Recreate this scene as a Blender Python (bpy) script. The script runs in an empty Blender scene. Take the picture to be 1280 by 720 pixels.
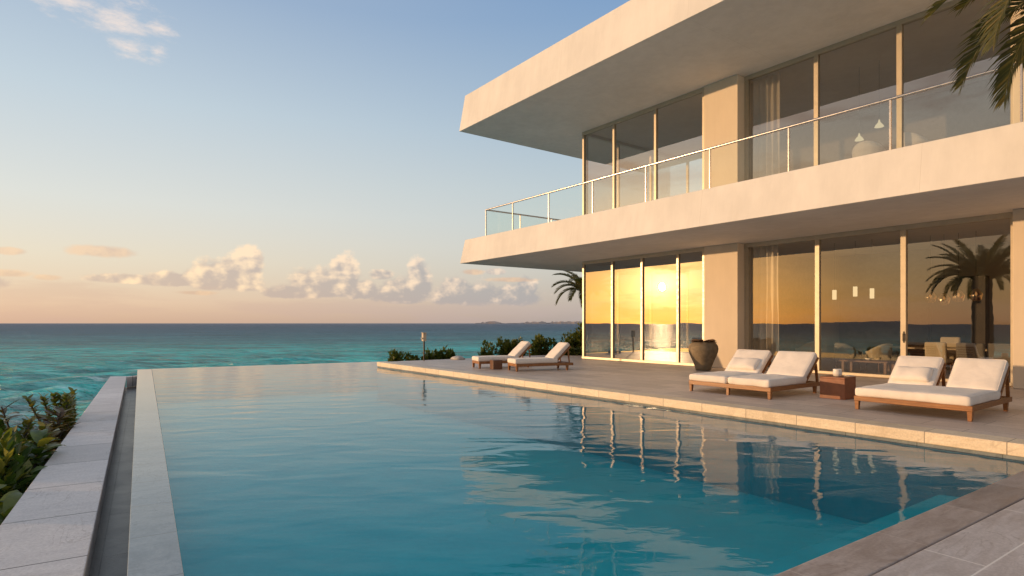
import bpy, bmesh, math, random
import numpy as np
from mathutils import Vector, Matrix, noise as mnoise

random.seed(7)
PI = math.pi
R = math.radians
scene = bpy.context.scene
COL = scene.collection

# ------------------------------------------------------------------ camera
H = 1.5            # eye height above the terrace (m)
F = 740.0          # focal length in pixels of a 1280 px wide picture
cam_d = bpy.data.cameras.new('camera')
cam = bpy.data.objects.new('camera', cam_d)
COL.objects.link(cam)
cam.location = (0, 0, H)
cam.rotation_euler = (R(90), 0, 0)
cam_d.sensor_width = 36
cam_d.lens = 36 * F / 1280
cam_d.shift_y = 44 / 1280
cam_d.clip_start = 0.05
cam_d.clip_end = 60000
scene.camera = cam

# ------------------------------------------------------------------ render / exposure
scene.render.engine = 'CYCLES'
scene.cycles.use_denoising = True
try:
    scene.cycles.denoiser = 'OPENIMAGEDENOISE'
except Exception:
    pass
scene.cycles.max_bounces = 10
scene.cycles.diffuse_bounces = 4
scene.cycles.glossy_bounces = 5
scene.cycles.transmission_bounces = 8
scene.cycles.transparent_max_bounces = 16
scene.cycles.caustics_reflective = True
scene.cycles.blur_glossy = 1.5
scene.cycles.caustics_refractive = False
scene.cycles.sample_clamp_indirect = 6
scene.view_settings.view_transform = 'Standard'
scene.view_settings.look = 'None'
scene.view_settings.gamma = 1
scene.view_settings.exposure = 0.0
scene.view_settings.use_curve_mapping = False

# ------------------------------------------------------------------ sun
SUN_EL = 3.4                       # degrees
SUN_DIR = Vector((-1.03, 0.05, 0)).normalized() * math.cos(R(SUN_EL)) + Vector((0, 0, math.sin(R(SUN_EL))))
sun_d = bpy.data.lights.new('sun', 'SUN')
sun_d.energy = 3.65
sun_d.angle = R(0.6)
sun_d.color = (1.0, 0.62, 0.31)
sun = bpy.data.objects.new('sun', sun_d)
COL.objects.link(sun)
sun.location = SUN_DIR * 60
sun.rotation_euler = (-SUN_DIR).to_track_quat('-Z', 'Y').to_euler()


# ------------------------------------------------------------------ node helper
class NT:
    def __init__(self, tree):
        self.t = tree
        self.n = tree.nodes
        self.l = tree.links
        self.n.clear()

    def node(self, kind, ins=None, **props):
        nd = self.n.new(kind)
        for k, v in props.items():
            setattr(nd, k, v)
        if ins:
            for k, v in ins.items():
                self.put(nd.inputs[k], v)
        return nd

    def put(self, sock, v):
        if isinstance(v, bpy.types.NodeSocket):
            self.l.new(v, sock)
        elif isinstance(v, (int, float)):
            try:
                sock.default_value = v
            except TypeError:
                sock.default_value = (v, v, v) if len(sock.default_value) == 3 else (v, v, v, 1)
        else:
            v = tuple(v)
            try:
                sock.default_value = v
            except (TypeError, ValueError):
                sock.default_value = v + (1.0,)

    def m(self, op, a, b=0.0, c=None, clamp=False):
        nd = self.n.new('ShaderNodeMath')
        nd.operation = op
        nd.use_clamp = clamp
        self.put(nd.inputs[0], a)
        self.put(nd.inputs[1], b)
        if c is not None:
            self.put(nd.inputs[2], c)
        return nd.outputs[0]

    def mix(self, f, a, b, blend='MIX'):
        nd = self.n.new('ShaderNodeMix')
        nd.data_type = 'RGBA'
        nd.blend_type = blend
        self.put(nd.inputs[0], f)
        self.put(nd.inputs[6], a)
        self.put(nd.inputs[7], b)
        return nd.outputs[2]

    def ramp(self, f, stops, interp='LINEAR'):
        nd = self.n.new('ShaderNodeValToRGB')
        cr = nd.color_ramp
        cr.interpolation = interp
        while len(cr.elements) > 1:
            cr.elements.remove(cr.elements[-1])
        for i, (p, c) in enumerate(stops):
            e = cr.elements[0] if i == 0 else cr.elements.new(p)
            e.position = p
            if isinstance(c, (int, float)):
                c = (c, c, c)
            e.color = tuple(c) + (1.0,)
        self.put(nd.inputs[0], f)
        return nd.outputs[0]

    def smooth(self, x, a, b, lo=0.0, hi=1.0):
        nd = self.n.new('ShaderNodeMapRange')
        nd.interpolation_type = 'SMOOTHSTEP'
        self.put(nd.inputs[0], x)
        nd.inputs[1].default_value = a
        nd.inputs[2].default_value = b
        nd.inputs[3].default_value = lo
        nd.inputs[4].default_value = hi
        return nd.outputs[0]

    def noise(self, vec, scale, detail=4, rough=0.55, dist=0.0, dims='3D'):
        nd = self.n.new('ShaderNodeTexNoise')
        nd.noise_dimensions = dims
        self.put(nd.inputs['Vector'], vec)
        nd.inputs['Scale'].default_value = scale
        nd.inputs['Detail'].default_value = detail
        nd.inputs['Roughness'].default_value = rough
        nd.inputs['Distortion'].default_value = dist
        return nd.outputs[0]

    def mapping(self, vec, loc=(0, 0, 0), rot=(0, 0, 0), scale=(1, 1, 1)):
        nd = self.n.new('ShaderNodeMapping')
        self.put(nd.inputs[0], vec)
        nd.inputs[1].default_value = loc
        nd.inputs[2].default_value = rot
        nd.inputs[3].default_value = scale
        return nd.outputs[0]

    def bump(self, h, strength=0.3, dist=0.02, normal=None):
        nd = self.n.new('ShaderNodeBump')
        nd.inputs['Strength'].default_value = strength
        nd.inputs['Distance'].default_value = dist
        self.put(nd.inputs['Height'], h)
        if normal is not None:
            self.put(nd.inputs['Normal'], normal)
        return nd.outputs[0]

    def combine(self, x, y, z=0.0):
        nd = self.n.new('ShaderNodeCombineXYZ')
        self.put(nd.inputs[0], x)
        self.put(nd.inputs[1], y)
        self.put(nd.inputs[2], z)
        return nd.outputs[0]


# ------------------------------------------------------------------ sky
def pix_dir(px, py):
    az = math.atan2(px - 640, F)
    el = math.atan((404 - py) / F * math.cos(az))
    return az, el


world = bpy.data.worlds.new('World')
scene.world = world
world.use_nodes = True


def build_world():
    g = NT(world.node_tree)
    out = g.node('ShaderNodeOutputWorld')
    sky = g.node('ShaderNodeTexSky', sky_type='NISHITA', sun_disc=False)
    sky.sun_elevation = R(SUN_EL)
    sky.sun_rotation = math.atan2(SUN_DIR.x, SUN_DIR.y)
    sky.air_density = 1.0
    sky.dust_density = 1.0
    sky.ozone_density = 1.5
    bg1 = g.node('ShaderNodeBackground', {'Color': sky.outputs[0], 'Strength': 0.06})

    tc = g.node('ShaderNodeTexCoord').outputs['Generated']
    sep = g.node('ShaderNodeSeparateXYZ', {0: tc})
    x, y, z = sep.outputs
    el = g.m('ARCSINE', z)
    az = g.m('ARCTAN2', x, y)
    # closeness to the sun
    dot = g.node('ShaderNodeVectorMath', {0: tc, 1: tuple(SUN_DIR)}, operation='DOT_PRODUCT').outputs['Value']
    e = g.m('DIVIDE', el, R(90))          # 0 horizon .. 1 zenith
    ramp_side = g.ramp(e, [
        (0.0, (0.60, 0.42, 0.32)), (0.02, (0.70, 0.52, 0.41)), (0.06, (0.73, 0.63, 0.52)), (0.11, (0.68, 0.67, 0.63)),
        (0.20, (0.52, 0.60, 0.66)), (0.30, (0.33, 0.43, 0.58)), (0.45, (0.36, 0.42, 0.53)), (0.6, (0.47, 0.46, 0.48)), (1.0, (0.48, 0.48, 0.50))])
    ramp_far = g.ramp(e, [
        (0.0, (0.38, 0.36, 0.37)), (0.03, (0.46, 0.43, 0.43)), (0.08, (0.55, 0.57, 0.57)), (0.14, (0.48, 0.56, 0.60)),
        (0.22, (0.33, 0.45, 0.59)), (0.32, (0.18, 0.32, 0.55)), (0.45, (0.30, 0.38, 0.52)), (0.6, (0.47, 0.46, 0.48)), (1.0, (0.48, 0.48, 0.50))])
    ramp_sun = g.ramp(e, [
        (0.0, (0.90, 0.31, 0.09)), (0.03, (1.02, 0.39, 0.11)), (0.08, (0.98, 0.46, 0.17)), (0.15, (0.86, 0.62, 0.40)),
        (0.25, (0.66, 0.58, 0.50)), (0.4, (0.52, 0.49, 0.47)), (1.0, (0.48, 0.48, 0.50))])
    ramp_back = g.ramp(e, [
        (0.0, (0.42, 0.25, 0.17)), (0.04, (0.58, 0.36, 0.21)), (0.10, (0.62, 0.44, 0.30)), (0.20, (0.55, 0.46, 0.40)),
        (0.35, (0.50, 0.48, 0.48)), (0.55, (0.52, 0.49, 0.48)), (1.0, (0.48, 0.48, 0.50))])
    t1 = g.smooth(dot, -0.35, 0.62)
    base = g.mix(t1, ramp_far, ramp_side)
    tb = g.m('MULTIPLY', g.smooth(y, 0.02, -0.16), g.smooth(x, 0.5, -0.3))
    base = g.mix(tb, base, ramp_back)
    t2 = g.smooth(dot, 0.955, 0.997)
    base = g.mix(t2, base, ramp_sun)
    # aureole round the low sun
    ang = g.m('ARCCOSINE', g.m('MINIMUM', dot, 1.0))
    a1 = g.m('EXPONENT', g.m('MULTIPLY', ang, -1 / R(1.8)))
    a2 = g.m('EXPONENT', g.m('MULTIPLY', ang, -1 / R(5.0)))
    glow = g.mix(1.0, g.mix(1.0, (1.0, 0.64, 0.26), a1, 'MULTIPLY'), (8.0, 8.0, 8.0), 'MULTIPLY')
    glow2 = g.mix(1.0, g.mix(1.0, (1.0, 0.37, 0.07), a2, 'MULTIPLY'), (0.55, 0.55, 0.55), 'MULTIPLY')
    base = g.mix(1.0, base, glow, 'ADD')
    base = g.mix(1.0, base, glow2, 'ADD')

    # ---- clouds: blobs of (azimuth, elevation) broken up by noise
    v = g.combine(az, g.m('MULTIPLY', el, 1.25))
    warp = g.noise(v, 26, 6, 0.58)
    fine = g.noise(v, 85, 5, 0.6)
    v2 = g.combine(g.m('SUBTRACT', az, 0.010), g.m('ADD', g.m('MULTIPLY', el, 1.25), 0.006))
    warp2 = g.noise(v2, 26, 3, 0.5)
    warp1 = g.noise(v, 26, 3, 0.5)

    def field(blobs):
        f = None
        for (px, py, rx, up, dn) in blobs:
            a0, e0 = pix_dir(px, py)
            k = math.cos(a0) ** 2
            ra, ru, rd = rx / F * k, up / F * math.cos(a0), dn / F * math.cos(a0)
            dx = g.m('MULTIPLY', g.m('SUBTRACT', az, a0), 1 / ra)
            de = g.m('SUBTRACT', el, e0)
            du = g.m('MULTIPLY', g.m('MAXIMUM', de, 0.0), 1 / ru)
            dd = g.m('MULTIPLY', g.m('MINIMUM', de, 0.0), 1 / rd)
            dy = g.m('ADD', du, dd)
            d = g.m('ADD', g.m('MULTIPLY', dx, dx), g.m('MULTIPLY', dy, dy))
            b = g.m('SUBTRACT', 1.0, g.m('SQRT', d))
            f = b if f is None else g.m('MAXIMUM', f, b)
        return f

    big = [  # px, py (base), half width, height up, height down
        (298, 354, 36, 52, 12), (268, 354, 48, 34, 10), (312, 338, 22, 36, 20), (215, 352, 52, 13, 8), (150, 349, 52, 9, 6),
        (400, 364, 54, 36, 10), (430, 352, 26, 44, 20), (366, 367, 40, 14, 8), (452, 366, 28, 20, 9),
        (500, 370, 36, 30, 10), (524, 364, 22, 44, 16), (500, 373, 46, 14, 8), (585, 374, 60, 26, 10), (570, 366, 26, 24, 10),
        (645, 374, 42, 24, 10), (658, 364, 18, 22, 12), (478, 344, 20, 9, 7), (620, 340, 16, 6, 4), (-80, 352, 130, 16, 8), (-260, 356, 120, 30, 10)]
    fb = g.m('ADD', field(big), g.m('MULTIPLY', g.m('SUBTRACT', warp, 0.5), 1.15))
    fb = g.m('ADD', fb, g.m('MULTIPLY', g.m('SUBTRACT', fine, 0.5), 0.34))
    mb = g.smooth(fb, 0.02, 0.34)
    thin = [  # soft flat streaks
        (130, 315, 62, 11, 9), (10, 314, 36, 7, 6), (10, 342, 40, 7, 6), (60, 347, 26, 5, 5), (640, 350, 40, 5, 4), (245, 366, 40, 4, 4), (590, 340, 20, 5, 5)]
    ft = g.m('ADD', field(thin), g.m('MULTIPLY', g.m('SUBTRACT', warp, 0.5), 1.2))
    mt = g.m('MULTIPLY', g.smooth(ft, 0.10, 0.60), 0.85)
    wisp = [(85, 0, 70, 26, 26), (150, 22, 60, 30, 26), (200, 36, 34, 16, 14), (165, 58, 40, 22, 18), (196, 66, 18, 16, 16)]
    w1 = g.noise(g.mapping(v, (0, 0, 0), (0, 0, R(24)), (0.7, 1.5, 1)), 30, 6, 0.68)
    fw = g.m('ADD', field(wisp), g.m('MULTIPLY', g.m('SUBTRACT', w1, 0.5), 2.6))
    mw = g.m('MULTIPLY', g.smooth(fw, 0.10, 1.25), 0.85)
    # light from the left (sun) and from above
    lit = g.m('ADD', g.m('ADD', g.m('MULTIPLY', g.m('SUBTRACT', warp1, warp2), 4.2), g.m('MULTIPLY', g.m('SUBTRACT', fine, 0.5), 0.9)), 0.22)
    lit = g.m('ADD', lit, g.m('MULTIPLY', g.m('SUBTRACT', el, R(3.9)), 14.0))
    lit = g.smooth(lit, -0.25, 1.15)
    warmth = g.smooth(az, R(-35), R(6))
    litc = g.mix(warmth, (1.04, 0.75, 0.50), (0.96, 0.73, 0.58))
    shc = g.mix(warmth, (0.54, 0.41, 0.38), (0.38, 0.37, 0.41))
    cc = g.mix(lit, shc, litc)
    colr = g.mix(g.m('MULTIPLY', mb, 0.93), base, cc)
    colr = g.mix(mt, colr, g.mix(g.smooth(warp, 0.35, 0.65), (0.62, 0.42, 0.34), (0.84, 0.56, 0.38)))
    colr = g.mix(mw, colr, (0.92, 0.76, 0.66))
    # long low bank just above the sea and loose banks round the rest of the sky
    band = g.noise(g.mapping(v, (3, 1, 0), (0, 0, 0), (1, 5, 1)), 5, 6, 0.6)
    bm = g.m('MULTIPLY', g.smooth(g.m('SUBTRACT', band, g.m('MULTIPLY', g.m('ABSOLUTE', g.m('SUBTRACT', el, R(1.2))), 7.0)), 0.30, 0.52), 0.5)
    colr = g.mix(bm, colr, g.mix(warmth, (0.60, 0.42, 0.36), (0.50, 0.42, 0.42)))
    back = g.smooth(az, R(-62), R(-78))
    bank = g.noise(g.mapping(v, (7, 2, 0), (0, 0, 0), (1, 3.2, 1)), 6, 7, 0.62)
    bk = g.m('MULTIPLY', g.m('MULTIPLY', g.smooth(bank, 0.47, 0.63), back), g.smooth(el, R(32), R(12)))
    bk = g.m('MULTIPLY', bk, 0.75)
    bankc = g.mix(t2, (0.36, 0.22, 0.16), (0.80, 0.36, 0.13))
    colr = g.mix(bk, colr, bankc)
    bg2 = g.node('ShaderNodeBackground', {'Color': colr, 'Strength': 0.93})
    add = g.node('ShaderNodeAddShader', {0: bg1.outputs[0], 1: bg2.outputs[0]})
    g.l.new(add.outputs[0], out.inputs['Surface'])


build_world()


# ------------------------------------------------------------------ materials
MATS = {}


def new_mat(name):
    m = bpy.data.materials.new(name)
    m.use_nodes = True
    g = NT(m.node_tree)
    out = g.node('ShaderNodeOutputMaterial')
    MATS[name] = m
    return m, g, out


def principled(g, out, color, rough=0.5, metallic=0.0, normal=None, **extra):
    ins = {'Base Color': color, 'Roughness': rough, 'Metallic': metallic}
    p = g.node('ShaderNodeBsdfPrincipled', ins)
    if normal is not None:
        g.put(p.inputs['Normal'], normal)
    for k, v in extra.items():
        g.put(p.inputs[k.replace('_', ' ')], v)
    g.l.new(p.outputs[0], out.inputs['Surface'])
    return p


def obj_coord(g):
    return g.node('ShaderNodeTexCoord').outputs['Object']


def mat_plain(name, c, rough=0.5, metallic=0.0, var=0.12, scale=6, bump=0.0, bscale=60, **extra):
    m, g, out = new_mat(name)
    co = obj_coord(g)
    n = g.noise(co, scale, 5, 0.6)
    k = g.smooth(n, 0.25, 0.75, 1 - var, 1 + var)
    col = g.mix(1.0, c, k, 'MULTIPLY')
    nrm = None
    if bump:
        nrm = g.bump(g.noise(co, bscale, 4, 0.6), bump, 0.01)
    principled(g, out, col, g.smooth(g.noise(co, scale * 2.3, 3), 0.2, 0.8, rough * 0.85, min(1, rough * 1.15)), metallic, nrm, **extra)
    return m


def mat_stone(name, c1, c2, joint=None, jw=1.2, jh=0.6, offset=0.5, mortar=0.004, rough=0.5, bump=0.25, vein=(1.0, 3.5, 1.0), jcol=(0.12, 0.10, 0.085), tone=0.16, loc=(0, 0, 0), pores=True):
    m, g, out = new_mat(name)
    co = g.mapping(obj_coord(g), loc)
    big = g.noise(co, 0.7, 4, 0.6)
    vn = g.noise(g.mapping(co, (0, 0, 0), (0, 0, 0), vein), 2.2, 7, 0.66, 1.2)
    fine = g.noise(co, 38, 5, 0.7)
    f = g.m('ADD', g.m('MULTIPLY', vn, 0.75), g.m('MULTIPLY', big, 0.35))
    col = g.mix(g.smooth(f, 0.35, 0.75), c1, c2)
    col = g.mix(1.0, col, g.smooth(fine, 0.2, 0.8, 0.84, 1.14), 'MULTIPLY')
    stain = g.smooth(g.noise(co, 0.9, 5, 0.7, 0.6), 0.52, 0.74)
    col = g.mix(g.m('MULTIPLY', stain, 0.42), col, (c1[0] * 0.62, c1[1] * 0.57, c1[2] * 0.53))
    h = g.m('ADD', g.m('MULTIPLY', vn, 0.5), g.m('MULTIPLY', fine, 0.35))
    rid = g.m('ABSOLUTE', g.m('SUBTRACT', g.noise(g.mapping(co, (3, 1, 0), (0, 0, 0.5), (0.7, 1.6, 1)), 1.5, 5, 0.6, 1.0), 0.5))
    crack = g.m('MULTIPLY', g.smooth(rid, 0.012, 0.0), g.smooth(big, 0.42, 0.60))
    col = g.mix(g.m('MULTIPLY', crack, 0.35), col, (c1[0] * 0.45, c1[1] * 0.40, c1[2] * 0.36))
    if pores:
        vor = g.node('ShaderNodeTexVoronoi', {'Vector': g.mapping(co, (0, 0, 0), (0, 0, 0), (vein[0], vein[1] * 0.8, 1)), 'Scale': 26.0})
        p = g.m('MULTIPLY', g.smooth(vor.outputs[0], 0.16, 0.06), g.smooth(vn, 0.5, 0.66))
        col = g.mix(g.m('MULTIPLY', p, 0.5), col, (c1[0] * 0.4, c1[1] * 0.36, c1[2] * 0.32))
        h = g.m('SUBTRACT', h, g.m('MULTIPLY', p, 0.8))
    if joint:
        br = g.node('ShaderNodeTexBrick', {'Vector': co, 'Color1': (1 - tone,) * 3, 'Color2': (1 + tone,) * 3, 'Mortar': (1, 1, 1),
                                          'Scale': 1.0, 'Mortar Size': mortar, 'Mortar Smooth': 0.15, 'Bias': 0.0,
                                          'Brick Width': jw, 'Row Height': jh}, offset=offset)
        col = g.mix(1.0, col, br.outputs['Color'], 'MULTIPLY')
        col = g.mix(br.outputs['Fac'], col, jcol)
        h = g.m('SUBTRACT', h, g.m('MULTIPLY', br.outputs['Fac'], 1.6))
    nrm = g.bump(h, bump, 0.012)
    principled(g, out, col, g.smooth(f, 0.3, 0.8, rough * 0.8, min(1.0, rough * 1.2)), 0, nrm)
    return m


def mat_stucco(name, c, stain=0.12, rough=0.8):
    m, g, out = new_mat(name)
    co = obj_coord(g)
    n1 = g.noise(co, 0.55, 5, 0.62)
    n2 = g.noise(g.mapping(co, (0, 0, 0), (0, 0, 0), (2.2, 2.2, 0.35)), 1.6, 5, 0.65)
    n3 = g.noise(co, 55, 5, 0.65)
    k = g.m('ADD', g.m('MULTIPLY', n1, 0.6), g.m('MULTIPLY', n2, 0.4))
    col = g.mix(1.0, c, g.smooth(k, 0.3, 0.7, 1 - stain, 1 + stain * 0.35), 'MULTIPLY')
    drip = g.smooth(g.noise(g.mapping(co, (5, 3, 0), (0, 0, 0), (4.0, 4.0, 0.22)), 1.4, 4, 0.6), 0.60, 0.80)
    col = g.mix(g.m('MULTIPLY', drip, 0.10), col, (c[0] * 0.6, c[1] * 0.52, c[2] * 0.42))
    # hairline expansion joints every 6 m along the fascia
    br = g.node('ShaderNodeTexBrick', {'Vector': g.mapping(co, (1.8, 0, 0)), 'Scale': 1.0, 'Mortar Size': 0.004, 'Mortar Smooth': 0.3,
                                      'Brick Width': 5.2, 'Row Height': 400.0}, offset=0.0)
    col = g.mix(g.m('MULTIPLY', br.outputs['Fac'], 0.35), col, (c[0] * 0.45, c[1] * 0.4, c[2] * 0.34))
    h = g.m('ADD', g.m('MULTIPLY', n3, 0.5), g.m('MULTIPLY', n2, 0.6))
    principled(g, out, col, rough, 0, g.bump(h, 0.14, 0.012))
    return m


def mat_wood(name, c1, c2, rough=0.45, stretch=(1, 14, 14), scale=2.2):
    m, g, out = new_mat(name)
    co = obj_coord(g)
    info = g.node('ShaderNodeObjectInfo').outputs['Random']
    co2 = g.node('ShaderNodeVectorMath', {0: co, 1: g.combine(g.m('MULTIPLY', info, 9.0), g.m('MULTIPLY', info, 5.0), info)}, operation='ADD').outputs[0]
    n = g.noise(g.mapping(co2, (0, 0, 0), (0, 0, 0), stretch), scale, 6, 0.6, 0.8)
    f = g.noise(g.mapping(co2, (0, 0, 0), (0, 0, 0), stretch), scale * 6, 3, 0.6)
    col = g.mix(g.smooth(n, 0.3, 0.72), c1, c2)
    col = g.mix(1.0, col, g.smooth(f, 0.2, 0.8, 0.82, 1.12), 'MULTIPLY')
    principled(g, out, col, rough, 0, g.bump(f, 0.12, 0.004))
    return m


def mat_glass(name, tint=(0.86, 0.88, 0.84), base=0.3, rough=0.0, rcol=(1, 1, 1), wob=0.0):
    """Coated architectural glass: a mirror coat over clear glass."""
    m, g, out = new_mat(name)
    co = obj_coord(g)
    nrm = None
    if wob:
        nrm = g.bump(g.noise(co, 0.55, 2, 0.5), wob, 0.02)
    lw = g.node('ShaderNodeLayerWeight', {'Blend': 0.5}).outputs['Facing']
    fac = g.m('ADD', g.m('MULTIPLY', g.m('POWER', lw, 5.0), 1 - base), base, clamp=True)
    tr = g.node('ShaderNodeBsdfTransparent', {'Color': tint})
    gl = g.node('ShaderNodeBsdfAnisotropic', {'Color': rcol, 'Roughness': rough})
    if nrm is not None:
        g.put(gl.inputs['Normal'], nrm)
    mx = g.node('ShaderNodeMixShader', {0: fac, 1: tr.outputs[0], 2: gl.outputs[0]})
    g.l.new(mx.outputs[0], out.inputs['Surface'])
    return m


def mat_leaf(name, c1, c2, rough=0.38, trans=0.25, c3=None):
    m, g, out = new_mat(name)
    geo = g.node('ShaderNodeNewGeometry')
    rnd = geo.outputs['Random Per Island']
    stops = [(0.0, c1), (0.6, c2)] + ([(0.93, c3)] if c3 else [])
    col = g.ramp(rnd, stops)
    co = obj_coord(g)
    col = g.mix(1.0, col, g.smooth(g.noise(co, 9, 4, 0.6), 0.25, 0.75, 0.75, 1.2), 'MULTIPLY')
    p = g.node('ShaderNodeBsdfPrincipled', {'Base Color': col, 'Roughness': rough})
    t = g.node('ShaderNodeBsdfTranslucent', {'Color': g.mix(1.0, col, (1.6, 1.7, 0.7), 'MULTIPLY')})
    mx = g.node('ShaderNodeMixShader', {0: trans, 1: p.outputs[0], 2: t.outputs[0]})
    g.l.new(mx.outputs[0], out.inputs['Surface'])
    return m


def mat_fabric(name, c, var=0.06):
    m, g, out = new_mat(name)
    co = obj_coord(g)
    n = g.noise(co, 3.5, 4, 0.6)
    weave = g.noise(co, 240, 2, 0.5)
    wr = g.noise(g.mapping(co, (0, 0, 0), (0, 0, 0.3), (1.0, 2.2, 1)), 5, 4, 0.6, 0.6)
    col = g.mix(1.0, c, g.smooth(n, 0.3, 0.7, 1 - var, 1 + var), 'MULTIPLY')
    b1 = g.bump(wr, 0.35, 0.03)
    principled(g, out, col, 0.9, 0, g.bump(weave, 0.2, 0.003, b1), Sheen_Weight=0.15)
    return m


def build_materials():
    mat_stucco('stucco', (0.775, 0.735, 0.69), 0.12)
    mat_stucco('sunlit_pillar_plaster', (0.86, 0.745, 0.60), 0.10)  # low sun's gold is mixed into the pillars' plaster colour
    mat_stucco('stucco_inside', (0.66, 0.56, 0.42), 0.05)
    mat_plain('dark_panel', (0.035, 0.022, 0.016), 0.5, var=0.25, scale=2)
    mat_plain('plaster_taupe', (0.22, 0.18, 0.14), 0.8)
    mat_stone('deck_travertine', (0.50, 0.41, 0.345), (0.64, 0.545, 0.47), True, 1.2, 0.6, 0.5, 0.006, 0.5, 0.25, jcol=(0.25, 0.205, 0.175), tone=0.13)
    mat_stone('coping_travertine', (0.66, 0.53, 0.37), (0.82, 0.69, 0.52), True, 0.9, 400.0, 0.0, 0.005, 0.55, 0.35, vein=(1, 1.4, 5), jcol=(0.25, 0.2, 0.16), tone=0.08)
    mat_stone('near_coping', (0.25, 0.195, 0.17), (0.44, 0.37, 0.335), True, 1.15, 400.0, 0.0, 0.003, 0.42, 0.45, jcol=(0.55, 0.48, 0.43), tone=0.16, loc=(0.25, 0, 0))
    mat_stone('terrace_paver', (0.40, 0.345, 0.32), (0.60, 0.535, 0.505), True, 1.5, 1.0, 0.5, 0.006, 0.45, 0.4, jcol=(0.80, 0.74, 0.68), tone=0.08, loc=(0.1, 0.34, 0))
    mat_stone('wall_stone', (0.58, 0.55, 0.55), (0.72, 0.69, 0.68), True, 1.35, 400.0, 0.0, 0.009, 0.55, 0.4, vein=(2.2, 0.8, 1), jcol=(0.12, 0.11, 0.105), tone=0.14)
    mat_stone('rim_tile', (0.20, 0.225, 0.24), (0.30, 0.325, 0.335), True, 0.95, 400.0, 0.0, 0.006, 0.10, 0.10, vein=(2, 1, 1), jcol=(0.13, 0.14, 0.14), tone=0.09, pores=False)
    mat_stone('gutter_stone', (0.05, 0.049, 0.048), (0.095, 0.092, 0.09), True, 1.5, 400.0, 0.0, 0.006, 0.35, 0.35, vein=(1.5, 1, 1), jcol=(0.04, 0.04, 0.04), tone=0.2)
    mat_plain('frame_metal', (0.50, 0.43, 0.33), 0.38, 0.25, var=0.05)
    mat_plain('steel', (0.55, 0.52, 0.50), 0.28, 1.0, var=0.05)
    mat_plain('dark_metal', (0.04, 0.035, 0.03), 0.4, 0.6)
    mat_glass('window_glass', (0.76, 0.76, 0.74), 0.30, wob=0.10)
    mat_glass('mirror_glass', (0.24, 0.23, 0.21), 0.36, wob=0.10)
    mat_glass('door_glass', (0.92, 0.92, 0.88), 0.19, wob=0.10)
    mat_glass('rail_glass', (0.95, 0.98, 0.97), 0.03)
    mat_wood('teak', (0.22, 0.085, 0.026), (0.37, 0.165, 0.058))
    mat_wood('teak_dark', (0.10, 0.042, 0.02), (0.17, 0.075, 0.035))
    mat_plain('corten', (0.235, 0.085, 0.04), 0.5, 0.0, var=0.2, scale=5, bump=0.1)
    mat_fabric('cushion', (0.80, 0.73, 0.66))
    mat_fabric('chair_fabric', (0.50, 0.42, 0.30))
    mat_fabric('chair_grey', (0.17, 0.155, 0.14))
    mat_fabric('curtain_linen', (0.52, 0.47, 0.40))
    mat_plain('urn_clay', (0.21, 0.16, 0.10), 0.75, var=0.25, scale=7, bump=0.35, bscale=24)
    mat_plain('dry_leaf', (0.20, 0.115, 0.06), 0.8, var=0.3)
    mat_plain('white_ceramic', (0.75, 0.72, 0.68), 0.25)
    mat_plain('wood_floor', (0.20, 0.13, 0.08), 0.4, var=0.2)
    mat_plain('tabletop', (0.42, 0.33, 0.22), 0.4)
    mat_plain('trunk', (0.13, 0.095, 0.065), 0.9, var=0.4, scale=14, bump=0.8, bscale=26)
    mat_plain('branch', (0.07, 0.05, 0.035), 0.9, var=0.3, scale=14)
    mat_plain('rock', (0.45, 0.42, 0.40), 0.8, var=0.3, scale=8, bump=0.6, bscale=14)
    mat_plain('post_head', (0.55, 0.45, 0.33), 0.6, var=0.1)
    mat_plain('hazy_coast_land', (0.30, 0.27, 0.27), 0.9, var=0.3, scale=0.02)  # distance haze is put into this lightened land colour
    mat_plain('hazy_coast_wall', (0.60, 0.53, 0.50), 0.8)  # building walls paled in colour too, for haze over the distance
    mat_leaf('leaf_shrub', (0.036, 0.060, 0.011), (0.105, 0.135, 0.026), 0.45, 0.28, (0.18, 0.17, 0.04))
    mat_leaf('leaf_broad', (0.028, 0.060, 0.014), (0.085, 0.14, 0.026), 0.38, 0.28, (0.25, 0.22, 0.04))
    mat_leaf('leaf_yellow', (0.05, 0.075, 0.014), (0.14, 0.16, 0.03), 0.4, 0.25, (0.19, 0.16, 0.04))
    mat_leaf('leaf_croton', (0.05, 0.026, 0.012), (0.075, 0.075, 0.018), 0.32, 0.2, (0.18, 0.13, 0.025))
    mat_leaf('leaf_palm', (0.045, 0.052, 0.013), (0.105, 0.10, 0.026), 0.42, 0.3, (0.17, 0.13, 0.035))
    # amber glass and lit shades of the pendants
    m, g, out = new_mat('lamp_lit')
    em = g.node('ShaderNodeEmission', {'Color': (1.0, 0.78, 0.45), 'Strength': 0.9})
    g.l.new(em.outputs[0], out.inputs['Surface'])
    m, g, out = new_mat('amber_glass')
    fr = g.node('ShaderNodeFresnel', {'IOR': 1.7})
    tr = g.node('ShaderNodeBsdfTransparent', {'Color': (0.55, 0.30, 0.16)})
    gl = g.node('ShaderNodeBsdfAnisotropic', {'Color': (1, 0.8, 0.6), 'Roughness': 0.05})
    mx = g.node('ShaderNodeMixShader', {0: g.m('ADD', g.m('MULTIPLY', fr.outputs[0], 0.8), 0.12), 1: tr.outputs[0], 2: gl.outputs[0]})
    g.l.new(mx.outputs[0], out.inputs['Surface'])

    # pool water: Fresnel mirror over a tinted clear body
    m, g, out = new_mat('pool_water')
    co = g.node('ShaderNodeTexCoord').outputs['Object']
    c1 = g.noise(g.mapping(co, (0, 0, 0), (0, 0, R(-20)), (0.8, 1.5, 1)), 1.15, 1.5, 0.45, 0.5)
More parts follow.
